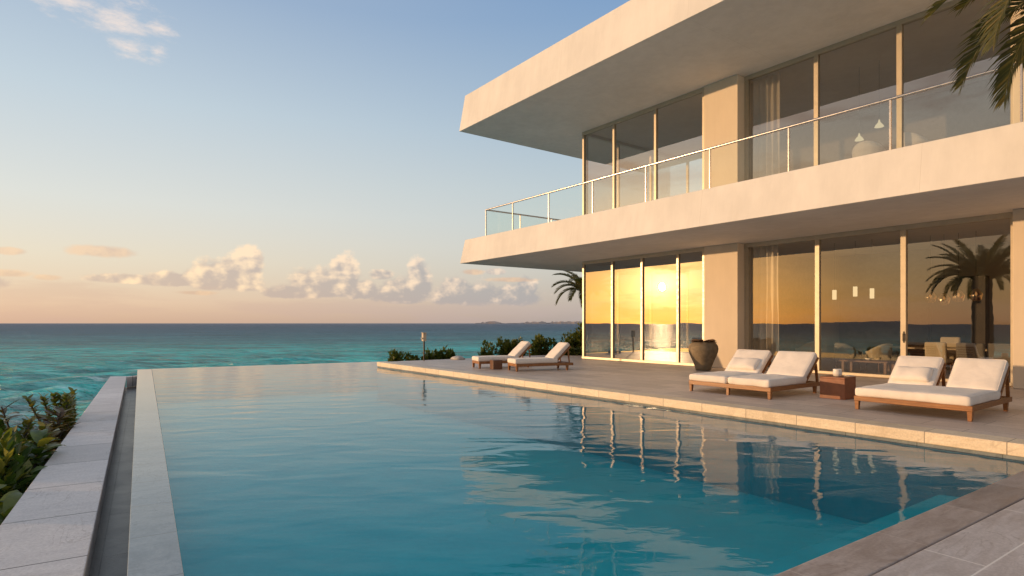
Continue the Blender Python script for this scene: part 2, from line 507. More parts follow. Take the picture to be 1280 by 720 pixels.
    c2 = g.noise(g.mapping(co, (4, 2, 0), (0, 0, R(35)), (1, 2.2, 1)), 3.4, 3, 0.5, 0.4)
    c3 = g.noise(co, 11, 2, 0.5)
    h = g.m('ADD', g.m('MULTIPLY', c1, 1.0), g.m('ADD', g.m('MULTIPLY', c2, 0.13), g.m('MULTIPLY', c3, 0.006)))
    nrm = g.bump(h, 1.0, 0.0145)
    fr = g.node('ShaderNodeFresnel', {'IOR': 1.31, 'Normal': nrm})
    gl = g.node('ShaderNodeBsdfAnisotropic', {'Color': (1, 1, 1), 'Roughness': 0.0, 'Normal': nrm})
    tr = g.node('ShaderNodeBsdfTransparent', {'Color': (0.55, 0.97, 0.98)})
    mx = g.node('ShaderNodeMixShader', {0: g.m('POWER', fr.outputs[0], 1.12), 1: tr.outputs[0], 2: gl.outputs[0]})
    g.l.new(mx.outputs[0], out.inputs['Surface'])
    # pool plaster
    m, g, out = new_mat('pool_plaster')
    co = obj_coord(g)
    n = g.noise(co, 1.2, 4, 0.6)
    n2 = g.noise(co, 14, 4, 0.65)
    f = g.m('ADD', g.m('MULTIPLY', n, 0.6), g.m('MULTIPLY', n2, 0.4))
    col = g.mix(g.smooth(f, 0.3, 0.7), (0.002, 0.45, 0.555), (0.006, 0.53, 0.63))
    principled(g, out, col, 0.8)

    mat_plain('pool_bench_plaster', (0.005, 0.50, 0.60), 0.8, var=0.1, scale=2)
    # sea: turquoise over the sand shallows, deep blue beyond
    m, g, out = new_mat('sea_water')
    geo = g.node('ShaderNodeNewGeometry')
    pos = geo.outputs['Position']
    ln = g.node('ShaderNodeVectorMath', {0: pos}, operation='LENGTH').outputs['Value']
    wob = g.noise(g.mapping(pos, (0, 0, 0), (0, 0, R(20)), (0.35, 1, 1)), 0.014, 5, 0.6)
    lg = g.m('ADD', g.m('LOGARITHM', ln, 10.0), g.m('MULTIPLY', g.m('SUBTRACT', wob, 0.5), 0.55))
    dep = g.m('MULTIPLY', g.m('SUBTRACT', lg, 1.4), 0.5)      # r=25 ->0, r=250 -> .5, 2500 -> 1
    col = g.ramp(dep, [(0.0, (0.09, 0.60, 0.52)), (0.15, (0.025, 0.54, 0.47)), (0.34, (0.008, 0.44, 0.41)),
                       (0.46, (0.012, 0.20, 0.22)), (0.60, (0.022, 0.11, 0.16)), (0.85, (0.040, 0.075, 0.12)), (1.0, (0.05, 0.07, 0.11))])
    patch = g.noise(g.mapping(pos, (9, 0, 0), (0, 0, R(12)), (0.4, 1.3, 1)), 0.05, 5, 0.62)
    col = g.mix(1.0, col, g.smooth(patch, 0.3, 0.7, 0.62, 1.3), 'MULTIPLY')
    foam_n = g.noise(g.mapping(pos, (0, 0, 0), (0, 0, R(20)), (0.5, 1.6, 1)), 0.35, 7, 0.68, 0.8)
    sepz = g.node('ShaderNodeSeparateXYZ', {0: pos}).outputs[2]
    crest = g.smooth(sepz, -3.93, -3.62)
    foam = g.m('MULTIPLY', g.smooth(foam_n, 0.52, 0.66), g.m('MULTIPLY', crest, g.smooth(dep, 0.40, 0.12)))
    shore = g.m('MULTIPLY', g.smooth(foam_n, 0.42, 0.60), g.smooth(dep, 0.26, 0.06))
    foam = g.m('MAXIMUM', foam, g.m('MULTIPLY', shore, 0.85))
    col = g.mix(foam, col, (0.75, 0.76, 0.76))
    w1 = g.noise(g.mapping(pos, (0, 0, 0), (0, 0, R(25)), (0.55, 1.3, 1)), 0.55, 6, 0.62, 0.4)
    w2 = g.noise(g.mapping(pos, (0, 0, 0), (0, 0, R(15)), (0.6, 1.3, 1)), 0.10, 5, 0.6, 0.3)
    w3 = g.noise(g.mapping(pos, (3, 0, 0), (0, 0, R(14)), (0.22, 1.0, 1)), 0.32, 6, 0.66, 0.5)
    w4 = g.noise(g.mapping(pos, (1, 7, 0), (0, 0, R(8)), (0.35, 1.0, 1)), 0.9, 5, 0.65, 0.4)
    col = g.mix(1.0, col, g.smooth(g.m('ADD', g.m('MULTIPLY', w3, 0.5), g.m('MULTIPLY', w4, 0.5)), 0.38, 0.62, 0.45, 1.45), 'MULTIPLY')
    w1 = g.m('ADD', w1, w3)
    n1 = g.bump(w2, 1.0, 4.2)
    n2 = g.bump(w1, 1.0, 1.25, n1)
    # mirror share of a rough sea: waves hide their own far slopes, so it never reaches a full mirror at the horizon
    fr = g.node('ShaderNodeFresnel', {'IOR': 1.33, 'Normal': n2})
    fac = g.m('MINIMUM', g.m('MULTIPLY', fr.outputs[0], 0.85), g.smooth(dep, 0.2, 0.75, 0.60, 0.28))
    df = g.node('ShaderNodeBsdfDiffuse', {'Color': col, 'Normal': n2})
    gl = g.node('ShaderNodeBsdfAnisotropic', {'Color': (1, 1, 1), 'Roughness': g.smooth(dep, 0.2, 0.7, 0.20, 0.38), 'Normal': n2})
    mx = g.node('ShaderNodeMixShader', {0: g.m('MULTIPLY', fac, g.m('SUBTRACT', 1.0, foam)), 1: df.outputs[0], 2: gl.outputs[0]})
    g.l.new(mx.outputs[0], out.inputs['Surface'])
    # garden soil
    mat_plain('soil', (0.055, 0.043, 0.028), 0.95, var=0.5, scale=1.5, bump=0.8, bscale=6)


build_materials()


# ------------------------------------------------------------------ mesh helpers
class MB:
    """Collects geometry, then links it as ONE mesh object."""

    def __init__(self):
        self.v, self.f = [], []

    def add(self, vs, fs):
        o = len(self.v)
        self.v.extend([tuple(p) for p in vs])
        self.f.extend([tuple(i + o for i in f) for f in fs])
        return self

    def box(self, x0, x1, y0, y1, z0, z1):
        return self.add([(x0, y0, z0), (x1, y0, z0), (x1, y1, z0), (x0, y1, z0), (x0, y0, z1), (x1, y0, z1), (x1, y1, z1), (x0, y1, z1)],
                        [(0, 3, 2, 1), (4, 5, 6, 7), (0, 1, 5, 4), (1, 2, 6, 5), (2, 3, 7, 6), (3, 0, 4, 7)])

    def prism(self, pts, z0, z1):
        a = sum(pts[i][0] * pts[(i + 1) % len(pts)][1] - pts[(i + 1) % len(pts)][0] * pts[i][1] for i in range(len(pts)))
        if a < 0:
            pts = pts[::-1]
        n = len(pts)
        vs = [(p[0], p[1], z0) for p in pts] + [(p[0], p[1], z1) for p in pts]
        fs = [tuple(range(n - 1, -1, -1)), tuple(range(n, 2 * n))]
        fs += [(i, (i + 1) % n, n + (i + 1) % n, n + i) for i in range(n)]
        return self.add(vs, fs)

    def bar(self, a, b, w, h, up=(0, 0, 1)):
        a, b = Vector(a), Vector(b)
        d = (b - a).normalized()
        upv = Vector(up)
        if abs(d.dot(upv)) > 0.98:
            upv = Vector((1, 0, 0))
        s = d.cross(upv).normalized() * (w / 2)
        t = s.cross(d).normalized() * (h / 2)
        vs = []
        for p in (a, b):
            vs += [p - s - t, p + s - t, p + s + t, p - s + t]
        return self.add(vs, [(0, 1, 2, 3), (7, 6, 5, 4), (0, 4, 5, 1), (1, 5, 6, 2), (2, 6, 7, 3), (3, 7, 4, 0)])

    def tube(self, pts, radii, n=10, cap=True):
        pts = [Vector(p) for p in pts]
        if isinstance(radii, (int, float)):
            radii = [radii] * len(pts)
        ring = []
        vs, fs = [], []
        prev = None
        for i, p in enumerate(pts):
            d = (pts[min(i + 1, len(pts) - 1)] - pts[max(i - 1, 0)]).normalized()
            if prev is None:
                ref = Vector((0, 0, 1)) if abs(d.z) < 0.9 else Vector((1, 0, 0))
                s = d.cross(ref).normalized()
            else:
                s = (prev - d * prev.dot(d)).normalized()
            prev = s
            t = d.cross(s)
            for k in range(n):
                a = 2 * PI * k / n
                vs.append(p + (s * math.cos(a) + t * math.sin(a)) * radii[i])
        for i in range(len(pts) - 1):
            for k in range(n):
                fs.append((i * n + k, i * n + (k + 1) % n, (i + 1) * n + (k + 1) % n, (i + 1) * n + k))
        if cap:
            fs.append(tuple(range(n - 1, -1, -1)))
            fs.append(tuple((len(pts) - 1) * n + k for k in range(n)))
        return self.add(vs, fs)

    def lathe(self, prof, n=32, cap=True):
        vs, fs = [], []
        for r, z in prof:
            for k in range(n):
                a = 2 * PI * k / n
                vs.append((r * math.cos(a), r * math.sin(a), z))
        for i in range(len(prof) - 1):
            for k in range(n):
                fs.append((i * n + k, i * n + (k + 1) % n, (i + 1) * n + (k + 1) % n, (i + 1) * n + k))
        if cap:
            fs.append(tuple(range(n - 1, -1, -1)))
            fs.append(tuple((len(prof) - 1) * n + k for k in range(n)))
        return self.add(vs, fs)

    def rbox(self, hx, hy, hz, r, nx=10, ny=10, nz=4, puff=0.0, wr=0.0, seed=0, M=None):
        """Soft cushion: rounded box with puffed faces and faint creases."""
        def key(p):
            return (round(p[0], 6), round(p[1], 6), round(p[2], 6))
        idx, vs, fs = {}, [], []

        def vid(p):
            k = key(p)
            if k not in idx:
                idx[k] = len(vs)
                vs.append(p)
            return idx[k]
        def face(ax, sgn, na, nb):
            oth = [i for i in range(3) if i != ax]
            for i in range(na):
                for j in range(nb):
                    q = []
                    for (a, b) in ((i, j), (i + 1, j), (i + 1, j + 1), (i, j + 1)):
                        p = [0, 0, 0]
                        p[ax] = sgn
                        p[oth[0]] = -1 + 2 * a / na
                        p[oth[1]] = -1 + 2 * b / nb
                        q.append(vid(tuple(p)))
                    flip = (sgn > 0) == (ax == 1)
                    fs.append(tuple(q[::-1] if flip else q))
        for s in (-1, 1):
            face(0, s, ny, nz)
            face(1, s, nx, nz)
            face(2, s, nx, ny)
        out = []
        for p in vs:
            # cluster samples near the rim so the rounding shows
            q = [math.copysign(1 - (1 - abs(c)) ** 1.35, c) * h for c, h in zip(p, (hx, hy, hz))]
            core = [max(-(h - r), min(h - r, c)) for c, h in zip(q, (hx, hy, hz))]
            d = Vector(q) - Vector(core)
            if d.length > 1e-9:
                d = d.normalized() * r
            w = Vector(core) + d
            w.z += math.copysign(puff, p[2]) * abs(p[2]) * (1 - p[0] ** 2) * (1 - p[1] ** 2)
            if wr:
                w += Vector((0, 0, 1)) * wr * mnoise.noise(Vector((w.x * 4 + seed, w.y * 4, w.z * 4 + seed)))
            out.append(M @ w if M else w)
        return self.add(out, fs)

    def piping(self, hx, hy, hz, r, M, rad=0.006):
        k = r * 0.30
        a, b, c = hx - k, hy - k, hz - k
        pts = []
        for (cx, cy, a0) in ((a - r, b - r, 0), (-a + r, b - r, 90), (-a + r, -b + r, 180), (a - r, -b + r, 270)):
            for q in range(5):
                t = R(a0 + q * 22.5)
                pts.append(M @ Vector((cx + r * math.cos(t), cy + r * math.sin(t), c)))
        pts.append(pts[0])
        return self.tube(pts, rad, 6, cap=False)

    def build(self, name, mat, parent=None, smooth=False, bevel=0.0, loc=None, rotz=0.0, seg=2, angle=35):
        me = bpy.data.meshes.new(name)
        me.from_pydata(self.v, [], self.f)
        me.materials.append(MATS[mat])
        me.update()
        if smooth:
            me.polygons.foreach_set('use_smooth', [True] * len(me.polygons))
            if smooth == 'angle':
                me.set_sharp_from_angle(angle=R(angle))
        o = bpy.data.objects.new(name, me)
        COL.objects.link(o)
        if loc is not None:
            o.location = loc
        o.rotation_euler = (0, 0, rotz)
        if parent is not None:
            o.parent = parent
        if bevel:
            b = o.modifiers.new('bevel', 'BEVEL')
            b.width = bevel
            b.segments = seg
            b.limit_method = 'ANGLE'
            b.angle_limit = R(40)
        return o


def empty(name, loc=(0, 0, 0), rotz=0.0):
    o = bpy.data.objects.new(name, None)
    o.empty_display_size = 0.3
    COL.objects.link(o)
    o.location = loc
    o.rotation_euler = (0, 0, rotz)
    return o


def tag(o, label=None, cat=None, group=None, kind=None):
    if label:
        o['label'] = label
    if cat:
        o['category'] = cat
    if group:
        o['group'] = group
    if kind:
        o['kind'] = kind
    return o


def copy_tree(o, parent=None):
    c = o.copy()
    COL.objects.link(c)
    c.parent = parent
    for ch in list(o.children):
        copy_tree(ch, c)
    return c


# ------------------------------------------------------------------ plan of the place
# The villa has its own axes: u runs along the seaward front towards the viewer, v runs inwards, origin at its far glass corner.
O = Vector((2.96, 25.2, 0))
UD = Vector((0.596, -0.803, 0))
VD = Vector((0.803, 0.596, 0))
ROT = math.atan2(UD.y, UD.x)


def L(u, v, z=0.0):
    p = O + UD * u + VD * v
    return Vector((p.x, p.y, z))


def G(px, py, z=0.0):
    """ground point seen at a pixel of the reference, on the level z"""
    yy = (H - z) * F / (py - 404)
    return Vector(((px - 640) / F * yy, yy, z))


def U(px, v):
    """u of the point of the line v=const seen in picture column px"""
    k = (px - 640) / F
    return (k * (O.y + VD.y * v) - O.x - VD.x * v) / (UD.x - k * UD.y)


def frame_pts(pts, org, ang):
    c, s = math.cos(ang), math.sin(ang)
    return [((p[0] - org[0]) * c + (p[1] - org[1]) * s, -(p[0] - org[0]) * s + (p[1] - org[1]) * c) for p in pts]


def slab(name, pts, z0, z1, mat, ang, org=None, bevel=0.0, parent=None):
    org = org or pts[0]
    return MB().prism(frame_pts(pts, org, ang), z0, z1).build(name, mat, parent, bevel=bevel, loc=(org[0], org[1], 0), rotz=ang)


WZ = -0.20     # pool water level

# ---- pool outline (plan)
P_NL = (-0.88, 1.85)
P_NR = (6.51, 6.93)
P_DC = (-5.2, 22.9)
P_FR = (-4.95, 26.55)
P_FL = (-13.33, 21.9)


def lerp2(a, b, t):
    return (a[0] + (b[0] - a[0]) * t, a[1] + (b[1] - a[1]) * t)


def unit(a, b):
    d = Vector((b[0] - a[0], b[1] - a[1]))
    return d.normalized()


def off(p, d, k):
    return (p[0] + d[0] * k, p[1] + d[1] * k)


rim_d = unit(P_NL, P_FL)                      # along the left rim, away
rim_n = Vector((-rim_d.y, rim_d.x))           # outwards (left)
if rim_n.x > 0:
    rim_n = -rim_n
far_d = unit(P_FL, P_FR)
far_n = Vector((-far_d.y, far_d.x))
near_d = unit(P_NL, P_NR)
near_n = Vector((near_d.y, -near_d.x))        # towards the viewer
end_d = unit(P_DC, P_FR)


def build_pool():
    # basin as an open shell with inward faces; a shallow bench along the near side
    zb = -1.45
    poly = [P_NL, P_NR, P_DC, P_FR, P_FL]
    mb = MB()
    n = len(poly)
    vs = [(p[0], p[1], WZ - 0.004) for p in poly] + [(p[0], p[1], zb) for p in poly]
    fs = [tuple(range(n, 2 * n))]
    for i in range(n):
        j = (i + 1) % n
        fs.append((i, j, n + j, n + i))
    mb.add(vs, [f for f in fs])
    bs = mb.build('pool_basin', 'pool_plaster')
    tag(bs, 'turquoise plastered basin of the infinity pool', kind='structure')
    bench = [off(P_NL, near_n, -0.002), off(P_NR, near_n, -0.002), off(off(P_NR, near_n, -1.15), near_d, -0.45), off(P_NL, near_n, -1.15)]
    bn = slab('pool_bench', bench, zb + 0.003, -0.70, 'pool_bench_plaster', math.atan2(near_d.y, near_d.x), bevel=0.03)
    tag(bn, 'shallow underwater bench along the near side of the pool', kind='structure')
    # water sheet, over the far weir
    wp = [P_NL, P_NR, P_DC, off(P_FR, far_n, 0.12), off(P_FL, far_n, 0.12)]
    MBw = MB().add([(p[0], p[1], 0) for p in wp], [(0, 1, 2, 3, 4)])
    w = MBw.build('pool_water', 'pool_water', loc=(0, 0, WZ))
    tag(w, 'still turquoise water of the infinity pool', kind='structure')
    # far weir and rim
    weir = [P_FL, off(P_FR, far_d, 0.2), off(off(P_FR, far_d, 0.2), far_n, 0.16), off(P_FL, far_n, 0.16)]
    tag(slab('pool_weir', [off(p, far_n, 0.001) for p in weir], -2.6, WZ - 0.006, 'rim_tile', math.atan2(far_d.y, far_d.x)), 'vanishing far edge of the pool', kind='structure')
    endw = [P_DC, P_FR, off(P_FR, (1, 0), 0.25), off(P_DC, (1, 0), 0.25)]
    tag(slab('pool_end_rim', [off(p, (1, 0), 0.003) for p in endw], -2.6, WZ + 0.02, 'rim_tile', math.atan2(end_d.y, end_d.x)), 'short end rim of the pool beyond the deck', kind='structure')
    ang = math.atan2(rim_d.y, rim_d.x)
    a = off(P_NL, rim_d, -6.0)
    b = P_FL
    rim = [a, b, off(off(b, rim_n, 0.44), far_n, -0.10), off(a, rim_n, 0.28)]
    tag(slab('pool_rim', rim, -1.6, WZ + 0.004, 'rim_tile', ang, bevel=0.006), 'flat tiled rim along the left side of the pool', kind='structure')
    # overflow channel
    zc = -0.78
    i0, i1 = G(98, 720, -0.40), G(157, 470.5, -0.40)
    o0, o1 = G(0, 663, -0.40), G(139, 470.5, -0.40)
    d0 = unit(i0, i1)
    ia = (i0.x - d0.x * 9, i0.y - d0.y * 9)
    ib = (i1.x, i1.y)
    d1 = unit(o0, o1)
    oa = (o0.x - d1.x * 9, o0.y - d1.y * 9)
    ob = (o1.x, o1.y)
    ro_a, ro_b = off(rim[3], rim_n, 0.002), off(rim[2], rim_n, 0.002)
    chan = [ia, ib, ro_b, ro_a]
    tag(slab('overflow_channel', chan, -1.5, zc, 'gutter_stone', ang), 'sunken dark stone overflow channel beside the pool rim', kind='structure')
    # low outer wall with cap
    wall = slab('low_stone_wall', [ia, ib, ob, oa], -3.2, -0.46, 'wall_stone', ang)
    tag(wall, 'long low grey stone wall with slab coping along the left of the pool', 'wall')
    cap = [off(ia, rim_n, -0.03), off(ib, rim_n, -0.03), off(ob, rim_n, 0.03), off(oa, rim_n, 0.03)]
    # the cap in the wall's own frame
    cp = MB().prism(frame_pts(cap, ia, ang), -0.458, -0.40).build('coping', 'wall_stone', wall, bevel=0.008)
    cp.location = (0, 0, 0)
    e = [off(ib, d0, 0.01), off(ib, d0, 0.32), off(ro_b, d0, 0.25), off(ro_b, d0, -0.15)]
    e = [off(ib, d0, -0.28), off(ib, d0, 0.0), off(ro_b, d0, 0.0), off(ro_b, d0, -0.28)]
    ec = MB().prism(frame_pts([off(p, rim_n, -0.032) if k < 2 else off(p, rim_n, 0.002) for k, p in enumerate(e)], ia, ang), -0.76, -0.404).build('end_stone', 'wall_stone', wall, bevel=0.008)
    return wall


build_pool()

# ---- near terrace (where the viewer stands)
NA = math.atan2(near_d.y, near_d.x)
c0, c1 = off(P_NL, near_d, -7), off(P_NR, near_d, 14)
tag(slab('pool_coping', [c0, c1, off(c1, near_n, 0.32), off(c0, near_n, 0.32)], -0.5, 0.0, 'near_coping', NA, bevel=0.010), 'brownish stone coping along the near edge of the pool', kind='structure')
j0, j1 = off(c0, near_n, 0.335), off(c1, near_n, 0.335)
tag(slab('terrace', [j0, j1, off(j1, near_n, 16), off(j0, near_n, 16)], -1.2, 0.002, 'terrace_paver', NA, bevel=0.006), 'pale stone paved terrace in the near right corner', kind='structure')
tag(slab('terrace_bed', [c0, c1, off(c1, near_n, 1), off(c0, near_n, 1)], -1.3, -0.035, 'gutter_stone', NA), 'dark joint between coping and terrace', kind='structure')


# ---- sun deck
def build_deck():
    ve = -7.95
    dk = MB().box(-3.0, 17.1, ve + 0.42, 7.2, -1.7, -0.003).build('sun_deck', 'deck_travertine', loc=O, rotz=ROT)
    tag(dk, 'travertine sun deck between pool and villa', kind='structure')
    cp = MB().box(-3.02, 17.1, ve, ve + 0.415, -0.16, 0.003).build('deck_coping', 'coping_travertine', loc=O, rotz=ROT, bevel=0.012)
    tag(cp, 'pale sunlit coping edging the deck', kind='structure')
    lw = MB().box(-3.0, 17.1, ve + 0.034, ve + 0.41, -1.7, -0.372).build('pool_side', 'pool_plaster', loc=O, rotz=ROT)
    tag(lw, 'plastered pool side below the waterline tiles', kind='structure')
    fc = MB().box(-3.0, 17.1, ve + 0.03, ve + 0.41, -0.37, -0.162).build('pool_wall', 'rim_tile', loc=O, rotz=ROT)
    tag(fc, 'tiled pool wall below the deck coping', kind='structure')
    t2 = MB().box(17.104, 40, -7.9, 7.2, -1.7, -0.008).build('rear_deck', 'deck_travertine', loc=O, rotz=ROT)
    tag(t2, 'travertine deck continuing beside the villa', kind='structure')


build_deck()


# ---- garden terrain and sea
def build_ground():
    xs = np.linspace(-70, 70, 141)
    ys = np.linspace(-45, 75, 121)
    w0 = Vector((-4.69, 5.43))
    wn = Vector((-0.846, -0.53))
    f0 = Vector((-6.0, 26.2))
    fn = Vector((-0.596, 0.803))
    vs, fs = [], []
    for y in ys:
        for x in xs:
            p = Vector((x, y))
            d = max((p - w0).dot(wn), (p - f0).dot(fn))
            z = -1.55 - 0.5 * max(0, d)
            z = max(z, -6.0)
            z += 0.10 * mnoise.noise(Vector((x * 0.4, y * 0.4, 0)))
            vs.append((x, y, z))
    nx = len(xs)
    for j in range(len(ys) - 1):
        for i in range(nx - 1):
            fs.append((j * nx + i, j * nx + i + 1, (j + 1) * nx + i + 1, (j + 1) * nx + i))
    o = MB().add(vs, fs).build('garden_ground', 'soil', smooth=True)
    tag(o, 'dark planted bank sloping down to the sea', kind='structure')

    # sea: polar grid with real waves, flattening out as the mesh coarsens
    rng = np.random.RandomState(3)
    na, nr = 1080, 300
    ang = np.linspace(0, 2 * PI, na, endpoint=False)
    rad = 9.0 * (24000 / 9.0) ** (np.linspace(0, 1, nr))
    A, Rr = np.meshgrid(ang, rad)
    X, Y = Rr * np.cos(A), Rr * np.sin(A)
    Z = np.zeros_like(X)
    step = np.maximum(Rr * (2 * PI / na), Rr * (math.log(24000 / 9.0) / nr))
    for k in range(90):
        lam = 1.0 * (11 / 1.0) ** rng.rand()
        th = R(-70) + rng.randn() * R(32)
        amp = 0.017 * lam ** 0.8
        kx, ky = 2 * PI / lam * math.cos(th), 2 * PI / lam * math.sin(th)
        ph = rng.rand() * 2 * PI
        att = np.clip((lam / step - 2.0) / 3.0, 0, 1)
        s = np.sin(kx * X + ky * Y + ph)
        Z += amp * att * (s + 0.25 * np.sin(2 * (kx * X + ky * Y + ph)))
    Z *= 1.0
    V = np.stack([X, Y, Z - 4.0], -1).reshape(-1, 3)
    idx = np.arange(na * nr).reshape(nr, na)
    q = np.stack([idx[:-1, :], np.roll(idx, -1, 1)[:-1, :], np.roll(idx, -1, 1)[1:, :], idx[1:, :]], -1).reshape(-1, 4)
    me = bpy.data.meshes.new('sea')
    me.vertices.add(len(V))
    me.vertices.foreach_set('co', V.astype(np.float32).ravel())
    me.loops.add(q.size)
    me.loops.foreach_set('vertex_index', q[:, ::-1].ravel().astype(np.int32))
    me.polygons.add(len(q))
    me.polygons.foreach_set('loop_start', (np.arange(len(q)) * 4).astype(np.int32))
    me.polygons.foreach_set('use_smooth', np.ones(len(q), dtype=bool))
    me.update(calc_edges=True)
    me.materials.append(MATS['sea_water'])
    so = bpy.data.objects.new('sea', me)
    COL.objects.link(so)
    tag(so, 'open turquoise sea reaching the horizon', kind='structure')
    # make sure faces look up
    if me.polygons[0].normal.z < 0:
        me.flip_normals()


build_ground()


def build_coast():
    D = 5200.0
    pts = []
    for i in range(60):
        px = 592 + (760 - 592) * i / 59
        h = 7 + 5 * max(-0.6, mnoise.noise(Vector((i * 0.4, 3, 0)))) + (3 if px > 650 else 0)
        if i in (0, 59):
            h = 0.5
        pts.append(((px - 640) / F * D, h))
    mb = MB()
    vs, fs = [], []
    for x, h in pts:
        vs += [(x, 0, -1), (x, 20, h), (x, 140, h), (x, 160, -1)]
    for i in range(len(pts) - 1):
        b = i * 4
        fs += [(b, b + 4, b + 5, b + 1), (b + 1, b + 5, b + 6, b + 2), (b + 2, b + 6, b + 7, b + 3)]
    mb.add(vs, fs)
    tag(mb.build('distant_coast', 'hazy_coast_land', loc=(0, D, -4)), 'thin low strip of coast on the horizon', kind='structure')
    rnd = random.Random(5)
    xs = [603 + rnd.random() * 20 for _ in range(8)] + [658 + rnd.random() * 66 for _ in range(20)]
    xs.sort()
    for px in xs:
        w, h, dd = 25 + rnd.random() * 50, 5 + rnd.random() * 9, 30
        x = (px - 640) / F * (D - 40)
        m = MB().box(-w / 2, w / 2, 0, dd, -3, h).box(-w / 4, w / 5, 4, dd - 6, h, h + 5)
        o = m.build('distant_building', 'hazy_coast_wall', loc=(x, D - 60 - 9.3 * xs.index(px), 0))
        tag(o, 'tiny pale building on the far coast at the horizon', 'building', 'buildings on the far coast')


build_coast()


# ------------------------------------------------------------------ villa
villa = empty('villa', O, ROT)
tag(villa, 'white two storey modern villa with deep cantilevered slabs and glass walls', 'house')
ZS, ZT = 4.12, 5.15          # balcony slab
RS, RT = 9.62, 11.12         # roof slab
UE = 24.0                    # near end of the house (out of the picture)
VB = 7.0


def taper_slab(u0, v0, u1, v1, z0, z1, inset):
    mb = MB()
    b = [(u0, v0), (u1, v0), (u1, v1), (u0, v1)]
    t = [(u0 + inset, v0 + inset), (u1, v0 + inset), (u1, v1), (u0 + inset, v1)]
    vs = [(p[0], p[1], z0) for p in b] + [(p[0], p[1], z1) for p in t]
    return mb.add(vs, [(0, 3, 2, 1), (4, 5, 6, 7), (0, 1, 5, 4), (1, 2, 6, 5), (2, 3, 7, 6), (3, 0, 4, 7)])


